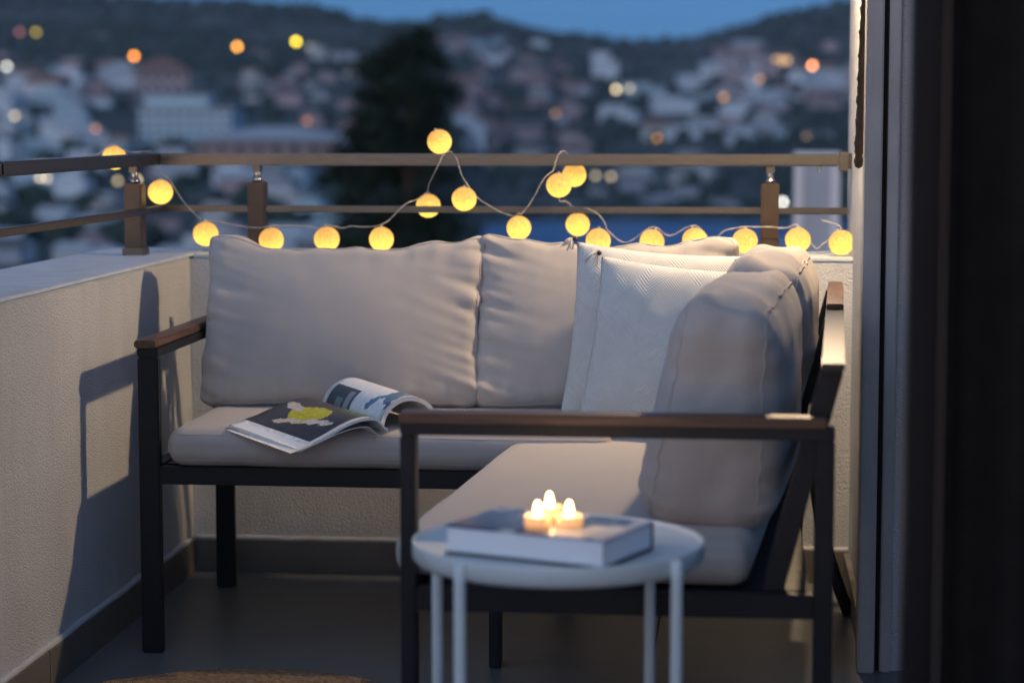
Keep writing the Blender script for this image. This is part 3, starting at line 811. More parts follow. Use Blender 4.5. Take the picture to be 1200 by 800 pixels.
def build_right_sofa():
    e = empty('sofa_frame', (-0.2, 3.48, 0)); L = e.location
    ya, yb = 3.468, 3.512                 # arm loop, near and far face
    xl, xr = -0.547, 0.141
    ah0 = AZ - 0.036; wz = AZ - 0.017
    box_at(e, xl, xl + 0.024, ya, yb, 0.0, ah0 - 0.0005, 'leg', M_METAL, bevel=0.003)
    box_at(e, xr - 0.030, xr, ya, yb, 0.0, ah0 - 0.0005, 'leg', M_METAL, bevel=0.003)
    box_at(e, xl, xr, ya, yb, ah0, wz, 'arm_bar', M_METAL, bevel=0.002)
    box_at(e, xl - 0.002, xr - 0.012, ya - 0.004, yb + 0.004, wz + 0.0005, AZ, 'arm_rest', M_WOOD_X, bevel=0.003)
    b0, b1 = 0.352, 0.391
    box_at(e, xl + 0.0245, xr - 0.0305, ya + 0.004, ya + 0.03, b0, b1, 'front_beam', M_METAL, bevel=0.002)
    MB().bar((xl + 0.012 - L.x, yb - L.y, (b0+b1)/2), (-0.513 - L.x, 4.62 - L.y, (b0+b1)/2), 0.024, b1 - b0).build('side_beam', M_METAL, e, bevel=0.002)
    MB().bar((0.06 - L.x, yb - L.y, (b0+b1)/2), (0.12 - L.x, 5.2 - L.y, (b0+b1)/2), 0.024, b1 - b0 - 0.001).build('rear_beam', M_METAL, e, bevel=0.002)
    box_at(e, -0.525, -0.501, 4.505, 4.549, 0.0, b0 - 0.0005, 'leg', M_METAL, bevel=0.003)
    for k in range(22):
        y = 3.56 + k * 0.075
        MB().bar((-0.515 - L.x, y - L.y, b1 - 0.012), (0.105 - L.x, y - L.y, b1 - 0.012), 0.0735, 0.018).build('seat_slat', M_METAL, e)  # made nearly gapless to keep lamp light off the floor below
    # backrest: slanted side bars, flat top rail
    for (yy, dx) in ((3.525, 0.0), (4.4, 0.034), (5.12, 0.062)):
        MB().bar((0.040 + dx - L.x, yy - L.y, b0 + 0.01), (0.138 + dx - L.x, yy - L.y, 0.7475), 0.04, 0.034, up=(1, 0, 0)).build('back_post', M_METAL, e, bevel=0.003)
    p = [(0.118, 3.46), (0.154, 3.46), (0.220, 5.08), (0.184, 5.08)]
    hx = MB().hexa([(x - L.x, y - L.y, 0.748) for x, y in p] + [(x - L.x, y - L.y, 0.760) for x, y in p])
    hx.build('back_rail', mat('satin_rail', (0.018, 0.018, 0.019), spec=0.35, rough=0.38, noise_scale=10, var=0.1), e, bevel=0.002)
    wp = [(0.1595, 4.45), (0.1935, 4.45), (0.2185, 5.075), (0.1855, 5.075)]
    MB().hexa([(x - L.x, y - L.y, 0.7605) for x, y in wp] + [(x - L.x, y - L.y, 0.772) for x, y in wp]).build('wood_cap', M_WOOD_Y, e, bevel=0.002)
    # lower back slats
    for z, dx in ((0.56, 0.075), (0.65, 0.099)):
        MB().bar((0.022 + dx - L.x, 3.54 - L.y, z), (0.086 + dx - L.x, 5.10 - L.y, z), 0.012, 0.05).build('back_slat', M_METAL, e, bevel=0.002)
    # rear feet
    MB().bar((0.128 - L.x, 5.286 - L.y, 0.0), (0.128 - L.x, 5.286 - L.y, b0), 0.024, 0.03, up=(0, 1, 0)).build('leg', M_METAL, e, bevel=0.003)
    MB().tube([(0.243 - L.x, 5.07 - L.y, 0.006), (0.222 - L.x, 5.075 - L.y, 0.06), (0.185 - L.x, 5.08 - L.y, 0.17), (0.150 - L.x, 5.09 - L.y, 0.37)], [0.014, 0.015, 0.015, 0.014], 10).build('splayed_leg', M_METAL, e, smooth=True)
    tag(e, 'charcoal metal sofa frame with wooden arm rest nearest the small table', 'sofa')
build_right_sofa()

# ---------------------------------------------------------------- cushions
def cushion(name, label, size, loc, rot, seed, group=None, r=0.045, puff=0.02, ear=0.0, taper=0.0, wrinkle=0.004, cuts=34, cat='cushion',
            shear=0.0, thin='Y', sag=0.0, cross=0.0):
    """boxed cushion; x = width, y = depth or thickness, z = height. taper thins it towards the top"""
    hx, hy, hz = size[0]/2, size[1]/2, size[2]/2
    rr = min(r, hx*0.95, hy*0.95, hz*0.95)
    def deform(p):
        u, vv, w = p.x/hx, p.y/hy, p.z/hz
        q = p.copy()
        if thin == 'Y':
            k = max(0, 1-u*u)*max(0, 1-w*w)
            q.y += math.copysign(1, p.y) * puff * k * abs(vv)
            t = (w + 1)/2
            q.y *= 1 - taper*t
            q.z -= ear*max(0, 1-abs(u)**2.2)*max(0, w)**2
            q.x *= 1 - 0.035*max(0, 1-w*w)*abs(u) + 0.0
            q.y += cross * t
            # gathers running in from the side seams
            e1 = math.exp(-(1-abs(u))*hx/0.045)
            e2 = math.exp(-(1-abs(w))*hz/0.045)
            g = noise.noise(Vector((seed*3.7, p.z*46 + p.x*14, p.x*5)))*e1 + 0.7*noise.noise(Vector((p.x*34, seed*2.1, p.z*5)))*e2
            s = noise.fractal(Vector((p.x*6+seed, p.y*3, p.z*6)), 1.0, 2.0, 3)
            q.y += math.copysign(1, p.y)*abs(vv)*(g*wrinkle*1.8 + s*wrinkle*0.25)
            q.z += s*wrinkle*0.6*abs(w); q.x += 0.6*wrinkle*noise.noise(Vector((seed, p.z*20, p.y*20)))*abs(u)
            # soft creases over the top
            q.z += max(0, w)**3 * wrinkle*1.6*noise.noise(Vector((p.x*13+seed, p.y*10, 2.0)))
        else:
            k = max(0, 1-u*u)*max(0, 1-vv*vv)
            q.z += math.copysign(1, p.z)*puff*(k**0.6)*abs(w)
            s = noise.fractal(Vector((p.x*4+seed, p.y*4, p.z*4)), 1.0, 2.0, 3)
            g = noise.noise(Vector((p.x*26+seed, p.y*5, p.z*26)))*math.exp(-(1-abs(vv))*hy/0.05)
            q.z += s*wrinkle*abs(w); q.y += (g*wrinkle*0.7 + s*wrinkle*0.7)*abs(vv)
            q.x += shear * p.y
        return q
    bm = bmesh.new(); bmesh.ops.create_cube(bm, size=2.0)
    bmesh.ops.subdivide_edges(bm, edges=bm.edges[:], cuts=cuts, use_grid_fill=True)
    inner = Vector((hx-rr, hy-rr, hz-rr))
    for v in bm.verts:
        # pull the grid lines towards the edges so that the rounding is smooth
        c = Vector([math.copysign(1-(1-abs(t))**1.35, t) for t in v.co])
        p = Vector((c.x*hx, c.y*hy, c.z*hz))
        q = Vector([max(-i, min(i, t)) for t, i in zip(p, inner)])
        d = p - q
        if d.length > 1e-7: p = q + d.normalized()*rr
        v.co = deform(p)
    me = bpy.data.meshes.new(name); bm.to_mesh(me); bm.free()
    for p in me.polygons: p.use_smooth = True
    e = empty(name, loc); e.rotation_euler = rot
    obj('cover', me, M_CUSH, e)
    # seam cords round both faces
    def loop(face):
        pts = []
        if thin == 'Y':
            a, b = hx-0.25*rr, hz-0.25*rr; t = hy - 0.42*rr
        else:
            a, b = hx-0.25*rr, hy-0.25*rr; t = hz - 0.42*rr
        n = 44; cr = rr*0.8
        corners = [(a-cr, b-cr, 0), (-(a-cr), b-cr, PI/2), (-(a-cr), -(b-cr), PI), (a-cr, -(b-cr), 1.5*PI)]
        seq = []
        for i, (cx, cy, a0) in enumerate(corners):
            for k in range(6):
                th = a0 + PI/2*k/5; seq.append((cx + cr*math.cos(th), cy + cr*math.sin(th)))
            nx_, ny_, n0 = corners[(i+1) % 4]
            ex, ey = nx_ + cr*math.cos(n0), ny_ + cr*math.sin(n0); sx, sy = seq[-1]
            for k in range(1, 24): seq.append((sx+(ex-sx)*k/24, sy+(ey-sy)*k/24))
        for (s1, s2) in seq:
            p = Vector((s1, face*t, s2)) if thin == 'Y' else Vector((s1, s2, face*t))
            # put the cord on the rounded surface
            q = Vector([max(-i, min(i, w_)) for w_, i in zip(p, inner)]); d = p - q
            if d.length > 1e-7: p = q + d.normalized()*(rr*1.0)
            pts.append(deform(p))
        pts.append(pts[0]); return pts
    for fsgn in (1, -1):
        MB().tube(loop(fsgn), 0.0021 if thin == 'Y' else 0.0009, 5, caps=False).build('seam', M_SEAM, e, smooth=True)
    tag(e, label, cat, group); return e

# seat cushions
cushion('seat_cushion', 'long beige seat cushion on the left sofa under the open magazine', (0.95, 0.64, 0.082), (-0.745, 4.868, 0.4465), (0, 0, 0), 1.0,
        r=0.036, puff=0.006, thin='Z', wrinkle=0.003)
cushion('seat_cushion', 'beige seat cushion on the right sofa behind the small table', (0.585, 1.22, 0.074), (-0.236, 4.13, 0.429), (0, 0, R(-4.3)), 2.0,
        r=0.032, puff=0.006, thin='Z', wrinkle=0.003)
# back cushions
LEAN = R(-13)
cushion('back_cushion', 'large beige back cushion at the left end of the sofa', (0.655, 0.20, 0.408), (-0.915, 5.035, 0.672), (LEAN, 0, 0), 3.0,
        r=0.034, puff=0.038, ear=0.040, taper=0.35, wrinkle=0.010, cuts=54)
cushion('back_cushion', 'beige back cushion behind the two white throw pillows', (0.600, 0.20, 0.412), (-0.316, 5.045, 0.676), (LEAN, R(0.5), 0), 4.6,
        r=0.034, puff=0.038, ear=0.036, taper=0.35, wrinkle=0.010, cuts=54)
cushion('back_cushion', 'beige back cushion seen end on behind the near wooden arm rest', (0.76, 0.245, 0.395), (-0.022, 3.995, 0.648), (R(-6), 0, R(-94.5)), 5.3,
        r=0.080, puff=0.012, ear=-0.004, taper=0.30, wrinkle=0.009)
cushion('back_cushion', 'beige back cushion in the sofa corner next to the building wall', (0.56, 0.235, 0.40), (0.034, 4.655, 0.655), (R(-7), 0, R(-94.5)), 6.9,
        r=0.080, puff=0.016, ear=-0.012, taper=0.30, wrinkle=0.010)

# ---------------------------------------------------------------- throw pillows
def throw_pillow(label, w, h, t, loc, rot, seed, tassels=((-1, 1), (1, 1), (-1, -1), (1, -1))):
    e = empty('throw_pillow', loc); e.rotation_euler = rot
    n = 44; v = []; f = []; idx = {}
    def pos(i, j, s):
        u = -1 + 2*i/n; q = -1 + 2*j/n
        k = max(0, (1-abs(u)**2.6))*max(0, (1-abs(q)**2.6))
        x = u*w/2*(1 - 0.055*(1-q*q)*abs(u)**2); z = q*h/2*(1 - 0.06*(1-u*u)*abs(q)**2)
        y = s*t/2*k**0.55
        y += s*0.006*k**0.3*noise.fractal(Vector((x*7+seed, z*7, s)), 1.0, 2.0, 3)
        edge = math.exp(-min(1-abs(u), 1-abs(q))/0.12)
        y += s*0.004*edge*noise.noise(Vector((x*40+seed, z*40, s)))*min(1, k*8)
        return (x, y, z)
    for s in (-1, 1):
        for j in range(n+1):
            for i in range(n+1):
                border = i in (0, n) or j in (0, n)
                key = (i, j, 0 if border else s)
                if key not in idx: idx[key] = len(v); v.append(pos(i, j, s))
    for s in (-1, 1):
        g = lambda i, j: idx[(i, j, 0 if (i in (0, n) or j in (0, n)) else s)]
        for j in range(n):
            for i in range(n):
                q = (g(i, j), g(i+1, j), g(i+1, j+1), g(i, j+1)); f.append(q if s < 0 else q[::-1])
    me = bpy.data.meshes.new('cover'); me.from_pydata(v, [], f); me.update()
    for p in me.polygons: p.use_smooth = True
    obj('cover', me, M_KNIT, e)
    for sx, sz in tassels:
        c = Vector((sx*w/2, 0, sz*h/2))
        tb = MB(); random.seed(int(seed*10) + sx + 3*sz)
        for k in range(16):
            a = random.uniform(0, 2*PI); d = Vector((sx*0.35 + 0.55*math.cos(a), 0.6*math.sin(a) - 0.25, -0.7)).normalized()
            L_ = random.uniform(0.022, 0.034)
            tb.tube([c + Vector((sx*0.006, 0, sz*0.006)), c + Vector((sx*0.01, 0, sz*0.012)) + d*L_*0.5, c + Vector((sx*0.012, 0, sz*0.006)) + d*L_ + Vector((0, 0, -0.006))], [0.0016, 0.0013, 0.0008], 4)
        ta = tb.build('tassel', M_TASSEL, e, smooth=True)
        MB().lathe([(0.0001, -0.006), (0.0045, -0.004), (0.006, 0), (0.0045, 0.004), (0.0001, 0.006)], n=10).build('bead', M_BEAD, ta, loc=c + Vector((sx*0.004, -0.008, sz*0.004)), smooth=True)
    tag(e, label, 'pillow'); return e
throw_pillow('white knitted throw pillow behind the other, with tassel against back cushion', 0.40, 0.40, 0.11, (-0.192, 4.870, 0.660), (R(-14), R(4), R(-3)), 1.3, tassels=((-1, 1), (1, 1)))
throw_pillow('white knitted throw pillow in front, leaning into the sofa corner', 0.40, 0.40, 0.12, (-0.145, 4.720, 0.638), (R(-17), R(4), R(-13)), 2.7, tassels=((-1, 1), (1, 1)))

# ---------------------------------------------------------------- magazine
def build_magazine():
    sF = at(381, 482, 4.80); sN = at(455, 506, 4.535)
    oF = at(268, 500, 4.575); oN = at(350, 530, 4.49)
    e = empty('magazine', (sF + sN)/2); L = e.location
    def page_mat(name, kind):
        m = bpy.data.materials.new(name); m.use_nodes = True
        nt = m.node_tree; n = nt.nodes; l = nt.links; b = n['Principled BSDF']
        b.inputs['Roughness'].default_value = 0.35
        at_ = n.new('ShaderNodeUVMap'); at_.uv_map = 'UVMap'
        sx = n.new('ShaderNodeSeparateXYZ'); l.new(at_.outputs[0], sx.inputs[0])
        wz = n.new('ShaderNodeTexNoise'); wz.inputs['Scale'].default_value = 9; wz.inputs['Detail'].default_value = 4; l.new(at_.outputs[0], wz.inputs[0])
        ws = n.new('ShaderNodeSeparateColor'); l.new(wz.outputs['Color'], ws.inputs[0])
        def warp(a, c):
            k1 = n.new('ShaderNodeMath'); k1.operation = 'MULTIPLY_ADD'; k1.inputs[1].default_value = 0.16; l.new(c, k1.inputs[0])
            k2 = n.new('ShaderNodeMath'); k2.operation = 'SUBTRACT'; k2.inputs[1].default_value = 0.08; l.new(k1.outputs[0], k2.inputs[0]); l.new(a, k1.inputs[2])
            return k2.outputs[0]
        U0, V0 = sx.outputs['X'], sx.outputs['Y']
        UW, VW = warp(U0, ws.outputs[0]), warp(V0, ws.outputs[1])
        U, V = U0, V0
        def mth(op, a, c):
            k = n.new('ShaderNodeMath'); k.operation = op
            for i, q in enumerate((a, c)):
                if isinstance(q, (int, float)): k.inputs[i].default_value = q
                else: l.new(q, k.inputs[i])
            return k.outputs[0]
        def rect(u0, u1, v0, v1):
            return mth('MULTIPLY', mth('MULTIPLY', mth('GREATER_THAN', U, u0), mth('LESS_THAN', U, u1)), mth('MULTIPLY', mth('GREATER_THAN', V, v0), mth('LESS_THAN', V, v1)))
        nz = n.new('ShaderNodeTexNoise'); nz.inputs['Scale'].default_value = 5; nz.inputs['Detail'].default_value = 3
        l.new(at_.outputs[0], nz.inputs[0])
        def ell(u0, v0, a, c, wob=0.25, rot=0.0):
            du0 = mth('SUBTRACT', UW, u0); dv0 = mth('SUBTRACT', VW, v0)
            cr, sr = math.cos(rot), math.sin(rot)
            du = mth('ADD', mth('MULTIPLY', du0, cr), mth('MULTIPLY', dv0, sr))
            dv = mth('SUBTRACT', mth('MULTIPLY', dv0, cr), mth('MULTIPLY', du0, sr))
            d = mth('ADD', mth('POWER', mth('ABSOLUTE', mth('DIVIDE', du, a), 0.0), 2.0), mth('POWER', mth('ABSOLUTE', mth('DIVIDE', dv, c), 0.0), 2.0))
            return mth('LESS_THAN', mth('ADD', d, mth('MULTIPLY', mth('SUBTRACT', nz.outputs['Fac'], 0.5), wob*4)), 1.0)
        cur = None
        def layer(maskv, color):
            nonlocal cur
            k = n.new('ShaderNodeMix'); k.data_type = 'RGBA'
            l.new(maskv, k.inputs[0])
            if cur is None: k.inputs[6].default_value = (0.74, 0.77, 0.80, 1)
            else: l.new(cur, k.inputs[6])
            k.inputs[7].default_value = (*color, 1); cur = k.outputs[2]
        if kind == 'left':
            layer(rect(0.16, 1.01, 0.05, 1.01), (0.055, 0.055, 0.06))
            layer(ell(0.86, 0.22, 0.16, 0.22, 0.9), (0.08, 0.13, 0.07))
            layer(ell(0.86, 0.20, 0.05, 0.10, 0.7), (0.22, 0.30, 0.18))
            layer(ell(0.52, 0.52, 0.17, 0.20, 0.30, 0.3), (0.50, 0.47, 0.02))
            layer(ell(0.56, 0.80, 0.06, 0.15, 0.15, -0.3), (0.55, 0.50, 0.45))
            layer(ell(0.34, 0.62, 0.045, 0.16, 0.15, 0.4), (0.58, 0.50, 0.42))
            layer(ell(0.44, 0.30, 0.045, 0.16, 0.15, 0.2), (0.60, 0.55, 0.50))
        else:
            layer(rect(0.06, 0.34, 0.54, 0.94), (0.05, 0.075, 0.10))
            layer(rect(0.10, 0.30, 0.58, 0.66), (0.30, 0.34, 0.36))
            layer(rect(0.10, 0.20, 0.70, 0.80), (0.16, 0.24, 0.24))
            layer(ell(0.45, 0.16, 0.26, 0.045, 0.35, 0.5), (0.06, 0.13, 0.22))
            layer(ell(0.30, 0.24, 0.16, 0.03, 0.3, -0.6), (0.08, 0.22, 0.38))
            layer(ell(0.52, 0.10, 0.22, 0.06, 0.35, 0.1), (0.10, 0.20, 0.30))
            layer(ell(0.70, 0.42, 0.03, 0.24, 0.3, 0.3), (0.36, 0.20, 0.17))
            layer(ell(0.80, 0.58, 0.06, 0.20, 0.4, 0.1), (0.30, 0.40, 0.38))
            layer(ell(0.92, 0.80, 0.05, 0.12, 0.4, 0.1), (0.22, 0.14, 0.13))
            layer(rect(0.02, 0.22, 0.0, 0.36), (0.12, 0.17, 0.20)) if False else None
        tn = n.new('ShaderNodeTexNoise'); tn.inputs['Scale'].default_value = 22; tn.inputs['Detail'].default_value = 5; l.new(at_.outputs[0], tn.inputs[0])
        tr = n.new('ShaderNodeMapRange'); tr.inputs['From Min'].default_value = 0.35; tr.inputs['From Max'].default_value = 0.65
        tr.inputs['To Min'].default_value = 0.62; tr.inputs['To Max'].default_value = 1.08
        l.new(tn.outputs['Fac'], tr.inputs['Value'])
        vm = n.new('ShaderNodeVectorMath'); vm.operation = 'SCALE'; l.new(cur, vm.inputs[0]); l.new(tr.outputs[0], vm.inputs['Scale'])
        fin = n.new('ShaderNodeMix'); fin.data_type = 'RGBA'
        l.new(mth('MULTIPLY', rect(0.10 if kind == 'left' else 0.0, 1.0, 0.04, 0.97), 0.75 if kind == 'left' else 0.35), fin.inputs[0])
        l.new(cur, fin.inputs[6]); l.new(vm.outputs[0], fin.inputs[7])
        l.new(fin.outputs[2], b.inputs['Base Color'])
        return m
    def block(name, rows, thick, m_top, n_len, parent=None, flip=False):
        """curved stack of pages: rows(u) -> (far point, near point, normal)"""
        nu = 26; v = []; f = []; uv = {}
        for s in (0, 1):
            for i in range(nu+1):
                A, B, N = rows(i/nu)
                for j in range(n_len+1):
                    t = j/n_len; p = A.lerp(B, t) + N*(thick if s == 0 else 0)
                    v.append(tuple(p - L)); uv[len(v)-1] = (i/nu, 1-t)
        W = n_len+1; top = 0; bot = (nu+1)*W
        tops = []
        for i in range(nu):
            for j in range(n_len):
                a = i*W+j; f.append((a, a+1, a+W+1, a+W)); tops.append(len(f)-1)
                b = bot+a; f.append((b, b+W, b+W+1, b+1))
        for i in range(nu):
            for j in (0, n_len):
                a = i*W+j; f.append((a, a+W, bot+a+W, bot+a))
        for j in range(n_len):
            for i in (0, nu):
                a = i*W+j; f.append((a, a+1, bot+a+1, bot+a))
        me = bpy.data.meshes.new(name); me.from_pydata(v, [], f); me.update()
        me.materials.append(m_top); me.materials.append(M_PAPER)
        ul = me.uv_layers.new(name='UVMap')
        ts = set(tops)
        for p in me.polygons:
            p.material_index = 0 if p.index in ts else 1
            p.use_smooth = p.index in ts
            for li in p.loop_indices: ul.data[li].uv = uv[me.loops[li].vertex_index]
        return obj(name, me, None, parent or e)
    Z = Vector((0, 0, 1))
    # left half: from the outer edge (u=0) to the spine (u=1), rising towards the spine and rolling over it
    def left_rows(u):
        A = oF.lerp(sF, u); B = oN.lerp(sN, u)
        lift = 0.016*math.sin(PI*min(1, u*0.95))**1.5 + 0.022*smoothstep(0.25, 0.85, u) - 0.022*smoothstep(0.86, 1.0, u)
        return A + Z*lift, B + Z*(lift + 0.004*math.sin(u*PI)), Z
    block('left_pages', left_rows, 0.006, page_mat('page_left', 'left'), 14)
    # a loose leaf fanned out below the left half
    def leaf_rows(u):
        A = oF.lerp(sF, u) + Vector((-0.004, -0.012, -0.002)); B = oN.lerp(sN, u) + Vector((-0.016, -0.006, 0.001))
        lift = 0.012*math.sin(PI*min(1, u*0.95))**1.5 + 0.014*smoothstep(0.25, 0.85, u) - 0.020*smoothstep(0.86, 1.0, u)
        return A + Z*(lift - 0.003), B + Z*(lift - 0.003), Z
    block('loose_leaf', leaf_rows, 0.0012, M_PAPER, 10)
    # right half: an arch of pages curling over
    ax = (sN - sF); axn = ax.normalized()
    side = axn.cross(Z).normalized()
    if side.x < 0: side = -side
    def right_rows(u):
        th = PI*(1.02 - 1.05*u)
        rx, rz = 0.058, 0.056
        off = side*(rx + rx*math.cos(th)*1.0) + Z*(rz*math.sin(max(0, min(PI, th))) )
        nrm = (side*math.cos(th)*rz + Z*math.sin(th)*rx).normalized()
        k = 1.0 + 0.12*u
        return sF + off*1.06 + Z*0.004, sN + off*0.93*k + Z*0.004 - axn*0.02, nrm
    block('curled_pages', right_rows, 0.009, page_mat('page_right', 'right'), 14)
    tag(e, 'open glossy magazine with curled pages lying on the left seat cushion', 'magazine')
build_magazine()

# ---------------------------------------------------------------- round table, book, candles
TC = Vector((-0.271, 3.205, 0.0)); TZ = 0.524
def build_table():
    e = empty('side_table', TC)
    Rr = 0.2145
    MB().lathe([(0.0001, TZ - 0.006), (Rr - 0.006, TZ - 0.006), (Rr - 0.003, TZ - 0.004), (Rr - 0.0025, TZ), (Rr - 0.0005, TZ + 0.001), (Rr, TZ - 0.001), (Rr, TZ - 0.022), (Rr - 0.008, TZ - 0.030), (Rr - 0.03, TZ - 0.033), (0.0001, TZ - 0.033)], n=96).build('tray', M_TABLE, e, smooth=True)
    for (lx, ly) in ((at(541, 800, 3.03).x, 3.025), (at(516, 800, 3.30).x, 3.305), (at(800, 800, 3.07).x, 3.07), (at(756, 800, 3.38).x, 3.375)):
        x, y = lx - TC.x, ly - TC.y
        d = Vector((x, y, 0)); rr = d.length
        out = d.normalized()
        p = [out*(Rr - 0.004) + Vector((0, 0, TZ - 0.006)), out*(Rr + 0.004) + Vector((0, 0, TZ - 0.02)), Vector((x, y, TZ - 0.06)) if rr > Rr - 0.03 else out*(Rr - 0.01) + Vector((0, 0, TZ - 0.06)), Vector((x, y, 0.25)), Vector((x*0.995, y*0.995, 0.0))]
        p = [out*(Rr + 0.0045) + Vector((0, 0, TZ - 0.003)), out*(Rr + 0.005) + Vector((0, 0, TZ - 0.03)), out*(Rr + 0.005) + Vector((0, 0, TZ - 0.20)), out*(Rr + 0.005) + Vector((0, 0, 0.001))]
        MB().tube(p, 0.0085, 14).build('leg', M_TABLE, e, smooth=True)
    tag(e, 'small round white metal tray table in front of the near sofa', 'table')
build_table()

def build_book():
    zb = TZ - 0.006 + 0.0005; th = 0.042
    c = [Vector(p) for p in ((-0.426, 3.109, 0), (-0.191, 3.013, 0), (-0.129, 3.167, 0), (-0.364, 3.263, 0))]
    cen = sum(c, Vector())/4
    e = empty('book', (cen.x, cen.y, zb))
    d = [p - cen for p in c]
    def quad(k0, k1, z0, z1, s=1.0, sh=Vector()):
        pts = []
        for z in (z0, z1):
            for p in d: pts.append(((p.x*s + sh.x), (p.y*s + sh.y), z))
        return MB().hexa(pts)
    mc = bpy.data.materials.new('book_cover'); mc.use_nodes = True
    nt = mc.node_tree; n = nt.nodes; l = nt.links; b = n['Principled BSDF']
    tc = n.new('ShaderNodeTexCoord'); t = n.new('ShaderNodeTexNoise'); t.inputs['Scale'].default_value = 12; t.inputs['Detail'].default_value = 2
    l.new(tc.outputs['Object'], t.inputs[0])
    r = n.new('ShaderNodeValToRGB'); cr = r.color_ramp
    cr.elements[0].position = 0.46; cr.elements[0].color = (0.025, 0.065, 0.16, 1)
    cr.elements[1].position = 0.57; cr.elements[1].color = (0.45, 0.50, 0.58, 1)
    k = cr.elements.new(0.525); k.color = (0.06, 0.12, 0.23, 1)
    l.new(t.outputs['Fac'], r.inputs[0]); l.new(r.outputs[0], b.inputs['Base Color']); b.inputs['Roughness'].default_value = 0.14
    mp_ = mat('book_pages', (0.84, 0.85, 0.87), rough=0.8, noise_scale=500, var=0.06, stretch=(0.02, 0.02, 1))
    md = mat('book_board', (0.03, 0.035, 0.05), rough=0.5)
    quad(0, 0, 0.0035, th - 0.0035, 0.975).build('page_block', mp_, e, bevel=0.0008)
    quad(0, 0, th - 0.0033, th, 1.0).build('front_cover', mc, e, bevel=0.001)
    quad(0, 0, 0.0, 0.0033, 1.0).build('back_cover', md, e, bevel=0.001)
    # spine along the far right short side
    a, b2 = d[2], d[3]
    m_ = (d[2] - d[3]).normalized()
    sp = MB().hexa([(p.x, p.y, z) for z in (0.0034, th - 0.0034) for p in (d[2]*0.976, d[2]*1.0, d[3]*1.0, d[3]*0.976)])
    sp.build('spine', md, e)
    tag(e, 'thick hardcover book with blue cover on the round table', 'book')
    return zb + th
BOOK_TOP = build_book()

def build_candles():
    m_wax = bpy.data.materials.new('tealight_wax'); m_wax.use_nodes = True
    nt = m_wax.node_tree; n = nt.nodes; l = nt.links; b = n['Principled BSDF']
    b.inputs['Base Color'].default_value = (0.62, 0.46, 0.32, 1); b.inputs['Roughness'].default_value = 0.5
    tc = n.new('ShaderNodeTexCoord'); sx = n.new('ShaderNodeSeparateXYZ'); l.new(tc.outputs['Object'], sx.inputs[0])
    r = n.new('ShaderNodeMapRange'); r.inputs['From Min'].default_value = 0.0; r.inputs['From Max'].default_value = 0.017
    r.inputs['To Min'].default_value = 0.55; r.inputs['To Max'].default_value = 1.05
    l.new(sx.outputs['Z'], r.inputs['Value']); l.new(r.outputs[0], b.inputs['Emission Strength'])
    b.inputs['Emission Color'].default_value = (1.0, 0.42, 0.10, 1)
    m_fl = mat('tealight_flame', (1, 0.9, 0.7), emit=(1.0, 0.70, 0.30), emit_strength=8.0)
    m_tip = m_fl
    labs = ['front left electric tealight candle on the book', 'rear electric tealight candle on the book, its flame highest', 'right electric tealight candle on the book']
    pos = [at(630, 616, 3.105), at(643, 606, 3.15), at(667, 615, 3.105)]
    pos = [at_z(630, 617, BOOK_TOP), at_z(644, 606, BOOK_TOP), at_z(667, 617, BOOK_TOP)]
    for p, lab in zip(pos, labs):
        e = empty('tealight', (p.x, p.y, BOOK_TOP))
        MB().lathe([(0.0001, 0.0005), (0.0182, 0.0005), (0.0188, 0.002), (0.0188, 0.0155), (0.0178, 0.0172), (0.0168, 0.0165), (0.0158, 0.0145), (0.0001, 0.0135)], n=36).build('cup', m_wax, e, smooth=True)
        MB().lathe([(0.0001, 0.013), (0.0050, 0.0135), (0.0058, 0.019), (0.0056, 0.0255), (0.0042, 0.032), (0.0021, 0.0362), (0.0001, 0.0375)], n=20).build('flame_bulb', m_fl, e, smooth=True)
        cl = bpy.data.lights.new('tealight_light', 'POINT'); cl.energy = 0.22; cl.color = (1.0, 0.55, 0.20); cl.shadow_soft_size = 0.006
        co = bpy.data.objects.new('tealight_light', cl); COL.objects.link(co); co.parent = e; co.location = (0, -0.0005, 0.045)
        tag(e, lab, 'candle')
build_candles()

# ---------------------------------------------------------------- jute rug
def build_rug():
    c = Vector((-0.97, 3.99, 0.001)); Rg = 0.405
    e = empty('jute_rug', c)
    k = 0; r = Rg
    while r > 0.02:
        n = max(40, int(r * 420)); pts = []
        for i in range(n + 1):
            a = 2*PI*i/n
            pts.append((r*math.cos(a) + 0.0016*math.sin(a*n*0.37 + k), r*math.sin(a), 0.007 + 0.0018*math.sin(a*n*0.5 + k)))
        MB().tube(pts, 0.0072, 6, caps=False).build('braid', M_JUTE, e, smooth=True)
        r -= 0.0135; k += 1
    tag(e, 'round braided jute rug on the floor at the bottom edge', 'rug')
build_rug()

